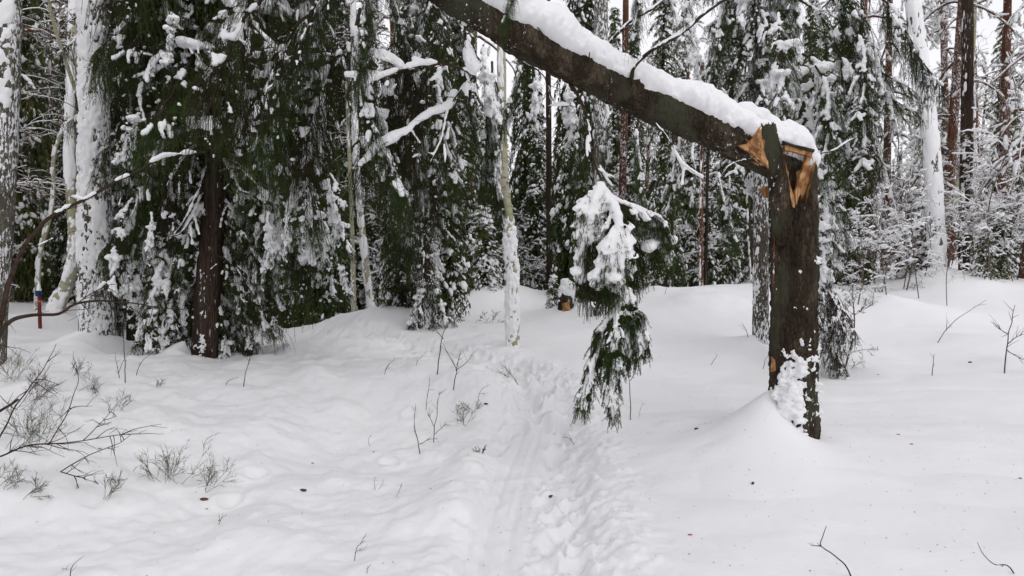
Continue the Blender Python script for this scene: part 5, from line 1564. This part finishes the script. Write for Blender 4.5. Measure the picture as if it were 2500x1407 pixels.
W('sapling', 'tall thin dark stem in the snow before the dense spruce', 'sapling', (306, 937), [[(305, 900), (302, 860), (298, 800), (296, 770)]], .0050, seed=8, side=3, sl=.1)
W('sapling', 'short forked stem next to the tall thin stem', 'sapling', (296, 932), [[(288, 900), (280, 872)], [(290, 910), (298, 885), (305, 872)]], .004, seed=9, side=5, sl=.08)
W('twig', 'bent twig curving towards the foot of the brown trunked spruce', 'twig', (328, 926), [[(335, 905), (350, 880), (366, 868)]], .004, seed=10, side=2, sl=.06)
W('sapling', 'slanting stem in front of the snow arch by the brown trunked spruce', 'sapling', (592, 944), [[(598, 915), (607, 885), (612, 850)]], .0045, seed=11, side=4, sl=.1)
W('twig', 'low slanting twig beside the slanting stem', 'twig', (541, 941), [[(558, 930), (580, 920)]], .0035, seed=12, side=3, sl=.05)
W('sapling', 'long slanted bare twig on the open slope', 'sapling', (2281, 840), [[(2300, 818), (2330, 785), (2365, 760), (2408, 733)], [(2310, 808), (2312, 790), (2312, 780)]], .0065, 'twig_grey', seed=13, side=3, sl=.2)
W('sapling', 'frosted upright sapling rising from its own dimple on the open slope', 'sapling', (2452, 912), [[(2456, 870), (2462, 820), (2470, 780), (2478, 745)], [(2458, 855), (2480, 868), (2498, 880)], [(2460, 840), (2478, 825), (2498, 815)], [(2462, 815), (2445, 805), (2436, 792)]], .009, 'twig_grey', seed=14, side=6, sl=.2)
W('sapling', 'short frosted stem in front of the long slanted twig', 'sapling', (2277, 918), [[(2278, 890), (2281, 865)]], .006, 'twig_grey', seed=15, side=3, sl=.1)
W('twig', 'dark forked stick poking up from the smooth snow in the near corner', 'twig', (2092, 1420), [[(2070, 1388), (2040, 1362), (2003, 1333), (2008, 1305), (2017, 1283)], [(2003, 1334), (1992, 1334), (1980, 1334)]], .0042, seed=16, side=2, sl=.03, depth_spread=.02)
W('twig', 'curved dark stick leaning over the smooth snow at the frame edge', 'twig', (2495, 1410), [[(2465, 1388), (2430, 1380), (2405, 1355), (2385, 1322)]], .0036, seed=17, side=2, sl=.04, depth_spread=.02)
W('twig', 'small black stick lying on the snow past the snapped trunk', 'twig', (2015, 913), [[(2035, 917), (2060, 922)]], .010, seed=18, side=0)
W('twig', 'curved twig beside the flecked spruce, further from it', 'twig', (1727, 893), [[(1740, 885), (1752, 868)]], .004, seed=19, side=2, sl=.05)
W('twig', 'thin stem leaning onto the foot of the snapped trunk', 'twig', (1858, 902), [[(1868, 880), (1876, 866)]], .004, seed=20, side=0)
W('twig', 'bare twig standing on the snow just before the flecked spruce', 'twig', (1830, 830), [[(1822, 808), (1812, 788)]], .005, seed=21, side=2, sl=.1)
W('twig', 'forked twig lying at the near edge of the trodden path', 'twig', (1410, 1085), [[(1390, 1072), (1372, 1065)], [(1395, 1076), (1388, 1062)]], .0035, seed=22, side=2, sl=.05)
W('twig', 'grey broken twig on the path bend lying among footprints', 'twig', (1277, 952), [[(1262, 936), (1240, 920), (1215, 905)], [(1262, 936), (1250, 915), (1232, 895)]], .004, 'twig_grey', seed=23, side=22, sl=.14)
W('twig', 'thin twig with three prongs beside the path, above the pine cone', 'twig', (1165, 970), [[(1175, 955), (1198, 940)], [(1170, 962), (1185, 960)]], .0025, seed=24, side=4, sl=.08)
W('twig', 'small bud tipped twig on the far bank', 'twig', (934, 914), [[(945, 895), (972, 872)], [(940, 905), (950, 884)]], .003, seed=25, side=4, sl=.07)
W('twig', 'pair of thin twigs leaning on the far bank', 'twig', (1010, 898), [[(1022, 880), (1042, 858)]], .003, seed=26, side=3, sl=.07)
W('twig', 'tiny dark twig crossing the snow under the wiry stems', 'twig', (1118, 1156), [[(1130, 1150), (1150, 1148)], [(1124, 1153), (1140, 1160)]], .0022, seed=27, side=3, sl=.05)
W('twig', 'small forked sprig left of the ski track', 'twig', (925, 1208), [[(916, 1185), (915, 1172)], [(924, 1195), (934, 1180), (936, 1168)]], .0018, seed=28, side=7, sl=.05)
W('twig', 'small fan of twigs just right of the forked sprig', 'twig', (962, 1213), [[(975, 1192), (980, 1178)], [(970, 1212), (998, 1205)]], .0018, seed=29, side=6, sl=.05)
W('twig', 'wiry sprig near the bottom between the ski track and the shrubs', 'twig', (863, 1368), [[(868, 1345), (878, 1330), (892, 1303)], [(860, 1364), (845, 1358), (833, 1357)], [(866, 1350), (880, 1342), (895, 1335)]], .0022, seed=30, side=7, sl=.045)
W('twig', 'cut off sprig at the bottom edge beside the ski track', 'twig', (893, 1412), [[(898, 1395), (908, 1378)]], .002, seed=31, side=4, sl=.04)
W('twig', 'dark crossed sprig below the fan shaped bilberry shrub', 'twig', (529, 1282), [[(537, 1268), (555, 1256)], [(533, 1272), (550, 1272)], [(533, 1272), (536, 1258)]], .0022, seed=32, side=5, sl=.04)
W('twig', 'slanting pair of twigs low on the bank', 'twig', (490, 1094), [[(505, 1075), (538, 1056)], [(500, 1088), (520, 1072)]], .0022, seed=33, side=3, sl=.06)
W('twig', 'dead leaning twig at the bottom left of the snow', 'twig', (165, 1407), [[(178, 1385), (195, 1362)], [(172, 1396), (150, 1388)]], .0026, seed=34, side=4, sl=.05)
W('twig', 'short stick in the snow below the bud tipped twigs', 'twig', (905, 1090), [[(900, 1075), (906, 1062)], [(903, 1082), (915, 1076)]], .0022, seed=35, side=3, sl=.05)

bilberry('largest green bilberry shrub, spreading on the near bank', (415, 1178), 150, 75, 22, lean=.1, seed=51)
bilberry('fan shaped green bilberry shrub right of the largest one', (503, 1205), 60, 85, 10, lean=.75, seed=52)
bilberry('bilberry stems in two long strokes left of the largest shrub', (252, 1225), 60, 70, 4, lean=.8, seed=53)
bilberry('dark bilberry tuft half sunk behind the long strokes', (270, 1185), 70, 30, 7, 'twig', .3, 54)
bilberry('dense grey green shrub low at the edge of the bank', (70, 1090), 170, 95, 26, lean=.05, seed=55)
bilberry('loose brown shrub above the dense grey green one', (60, 990), 150, 90, 16, 'twig', .2, 56)
bilberry('wispy shrub with many fine twigs behind the loose brown one', (20, 930), 130, 70, 16, 'twig_green', .1, 57)
bilberry('sparse shrub of thin twigs, second row on the bank', (245, 965), 90, 50, 9, 'twig', .1, 58)
bilberry('sparse shrub bending over on the bank beside the second row one', (278, 1000), 60, 50, 7, 'twig_grey', .5, 59)
bilberry('small withered shrub on the bank under the dense spruce', (185, 920), 60, 45, 7, 'twig', .2, 60)
bilberry('leafless shrub low at the very edge, below the dense one', (5, 1200), 90, 70, 9, 'twig_green', .8, 61)
bilberry('wispy row of stems along the low left snow', (90, 1205), 110, 40, 10, 'twig_green', .4, 62)
bilberry('small green tuft beneath the wiry stems by the path', (1125, 1050), 45, 55, 8, 'twig_green', .3, 63)
bilberry('flat tuft of grass like stems near the pine cone', (1150, 1002), 60, 22, 9, 'twig_green', .0, 64)
bilberry('faint tuft of twigs by the edge of the path', (1175, 1112), 30, 22, 8, 'twig', .0, 65)
bilberry('half buried twigs on the smooth bank', (385, 945), 45, 25, 6, 'twig_grey', .3, 66)
bilberry('reddish withered sprigs in front of the knoll', (1195, 790), 60, 28, 8, 'needle_brown', .2, 67, 'withered_sprig', 'sprig', .003)

# thin bare bushes arching in from the left
def arch(label, pts, r0, r1, snow_r=0, tw=0, seed=0, rng_=(0, 1), thr=-.35, name='bare_sapling', twl=.3, more=()):
    b = P(*pts[0]); g = np.array([b[0], b[1], on(b[0], b[1])])
    r = thing(name, g, label, 'sapling')
    pts_ = [(pts[0][0], pts[0][1], pts[0][2])] + list(pts[1:])
    o = snowy_limb('stem', r, pts_, r0, r1, snow_r, 'twig', tw, seed, rng_, thr, .008, twl)
    for k, (mp, a0, a1) in enumerate(more):
        snowy_limb('side_stem', r, mp, a0, a1, 0, 'twig', 6, seed + k + 1, twl=.18)
    return r
arch('long dark stem arching up from the left edge with snow on its far half', [(-60, 1000, 4.6), (-25, 860, 4.7), (5, 770, 4.8), (22, 690, 4.9), (60, 600, 5.1), (128, 530, 5.4), (200, 490, 5.7), (330, 420, 6.2), (400, 388, 6.5), (500, 372, 6.9)], .020, .008, .022, 6, 300, (.55, 1), -.25, twl=.35)
arch('lower dark stem bowing out from the left edge across the thick white trunk', [(-60, 960, 4.4), (-10, 830, 4.5), (20, 782, 4.6), (70, 768, 4.7), (130, 766, 4.8), (185, 742, 4.9), (250, 734, 5.0), (330, 744, 5.2), (450, 757, 5.5)], .017, .003, 0, 8, 310, twl=.25,
     more=[([(180, 744, 4.9), (210, 725, 4.95), (260, 700, 5.0), (285, 695, 5.0)], .004, .002)])
arch('broken dark branch end jutting in over the left shrubs', [(-60, 1060, 4.0), (-20, 1020, 4.0), (10, 1000, 4.0), (35, 985, 4.0), (48, 974, 4.0)], .009, .006, 0, 0, 320)
arch('low reddish stem reaching right over the shrubs with fine side twigs', [(-60, 1130, 4.2), (0, 1118, 4.3), (60, 1095, 4.4), (120, 1082, 4.5), (200, 1076, 4.6), (270, 1068, 4.7), (330, 1062, 4.8)], .006, .002, 0, 16, 330, twl=.28,
     more=[([(120, 1085, 4.5), (160, 1010, 4.6), (190, 930, 4.8), (180, 870, 4.9)], .0035, .0015), ([(-10, 1080, 4.2), (60, 960, 4.4), (110, 900, 4.6), (138, 840, 4.7)], .005, .0015), ([(205, 1076, 4.6), (250, 1030, 4.7), (275, 1000, 4.8)], .003, .0012)])
arch('thin stem with one orange leaf lying low on the left bank', [(150, 1152, 4.55), (200, 1122, 4.6), (244, 1102, 4.7), (290, 1085, 4.8), (320, 1060, 4.9)], .0038, .0015, 0, 6, 340, twl=.15,
     more=[([(150, 1150, 4.55), (180, 1158, 4.55), (208, 1164, 4.55)], .0035, .002)])

# cones, leaves and crumbs lying on the snow
def cone(px, py, size, label, yaw=20):
    b = ground_at(px, py)
    mb = MB(); n = 8
    V, F = ICO2
    W_ = V * np.array([1, .45, .42]) * size
    W_ = W_ * (1 + .12 * np.sin(V[:, 0:1] * 22) + RNG.uniform(-.06, .06, (len(V), 1)))
    a = math.radians(yaw); W_ = W_ @ np.array([[math.cos(a), math.sin(a), 0], [-math.sin(a), math.cos(a), 0], [0, 0, 1]])
    mb.add(W_, F)
    o = link('spruce_cone', mb.mesh('spruce_cone', (M['cone'],), None, smooth=False), None, (b[0], b[1], b[2] + size * .25))
    return tag(o, label, 'cone')
def leaf(px, py, size, label, seed=0):
    rg = np.random.default_rng(seed)
    b = ground_at(px, py)
    k = 9; an = np.linspace(0, 2 * PI, k, endpoint=False)
    r = size * (1 + .3 * rg.uniform(-1, 1, k))
    top = np.stack([np.cos(an) * r, np.sin(an) * r * .6, .25 * size * np.cos(an * 2 + seed)], -1)
    mb = MB(); V = np.vstack([top, [[0, 0, size * .3]], top - [0, 0, .0012], [[0, 0, size * .3 - .0012]]])
    F = [(k, a, (a + 1) % k) for a in range(k)] + [(2 * k + 1, k + 1 + (a + 1) % k, k + 1 + a) for a in range(k)]
    mb.add(V, F)
    return tag(link('fallen_leaf', mb.mesh('fallen_leaf', (M['leaf'],)), None, (b[0], b[1], b[2] + size * .2)), label, 'leaf')
cone(1838, 1183, .020, 'dark spruce cone lying on the smooth snow below the snapped trunk', 60)
cone(1700, 1050, .021, 'brown cone on the slope of the mound below the snapped trunk', 15)
cone(740, 1202, .026, 'brown cone on the bank left of the ski track', -10)
cone(1186, 993, .022, 'brown cone at the edge of the path bend', 0)
cone(2368, 887, .026, 'dark cone far out on the open slope', 0)
cone(1345, 1223, .022, 'curled brown bit on the trodden path beside the ski track', 30)
cone(498, 1232, .028, 'grey brown cone next to the fan shaped bilberry shrub', 10)
leaf(1685, 1311, .014, 'orange birch leaf on the smooth near snow', 1)
leaf(244, 1103, .016, 'orange leaf caught on the low thin stem', 2)
leaf(461, 1084, .010, 'small orange leaf on the bank above the bilberry shrubs', 3)
leaf(762, 1134, .012, 'dark orange leaf curled on the middle of the bank', 4)
leaf(2143, 916, .016, 'pale orange leaf behind the snapped trunk', 5)
leaf(2193, 1062, .014, 'tan leaf on the smooth snow right of the snapped trunk', 6)
leaf(2225, 1090, .014, 'brown grey leaf a little nearer than the tan one', 7)
leaf(913, 1108, .012, 'brown leaf near the hollow on the bank', 8)
leaf(505, 1248, .010, 'yellow leaf fragment under the fan shaped bilberry shrub', 9)
leaf(1610, 872, .012, 'small dark leaf on the far snow beyond the hanging bough', 10)
leaf(2490, 1170, .014, 'tan leaf at the edge of the smooth snow', 11)
# crumbs of bark, needles and cone scales shed on the snow
rc = np.random.default_rng(808)
n = 900
cx_ = np.where(rc.random(n) < .35, rc.normal(1.9, .9, n), rc.uniform(-3.6, 4.2, n)); cy_ = np.where(rc.random(n) < .35, rc.normal(5.6, .9, n), rc.uniform(3.6, 11.5, n))
cz_ = H(cx_, cy_)
c = np.stack([cx_, cy_, cz_ + .003], -1); a = rc.uniform(0, 2 * PI, n); L = rc.uniform(.002, .008, n)
d = np.stack([np.cos(a), np.sin(a), rc.uniform(-.2, .3, n)], -1) * L[:, None]; s2 = np.stack([-np.sin(a), np.cos(a), 0 * a], -1) * (L * rc.uniform(.15, .6, n))[:, None]
up = np.array([0, 0, .002])
V = np.stack([c - d, c + s2, c + d, c - s2, c + up], 1).reshape(-1, 3)
b5 = (np.arange(n) * 5)[:, None, None]
mb = MB(); mb.add(V, (np.array([[0, 3, 4], [3, 2, 4], [2, 1, 4], [1, 0, 4]])[None] + b5).reshape(-1, 3))
tag(link('bark_crumbs', mb.mesh('bark_crumbs', (M['cone'],))), 'brown bark crumbs and needles sprinkled over the snow', kind='stuff')
print('objects', len(bpy.data.objects), 'tris', sum(len(m.loops) - 2 * len(m.polygons) for m in bpy.data.meshes))
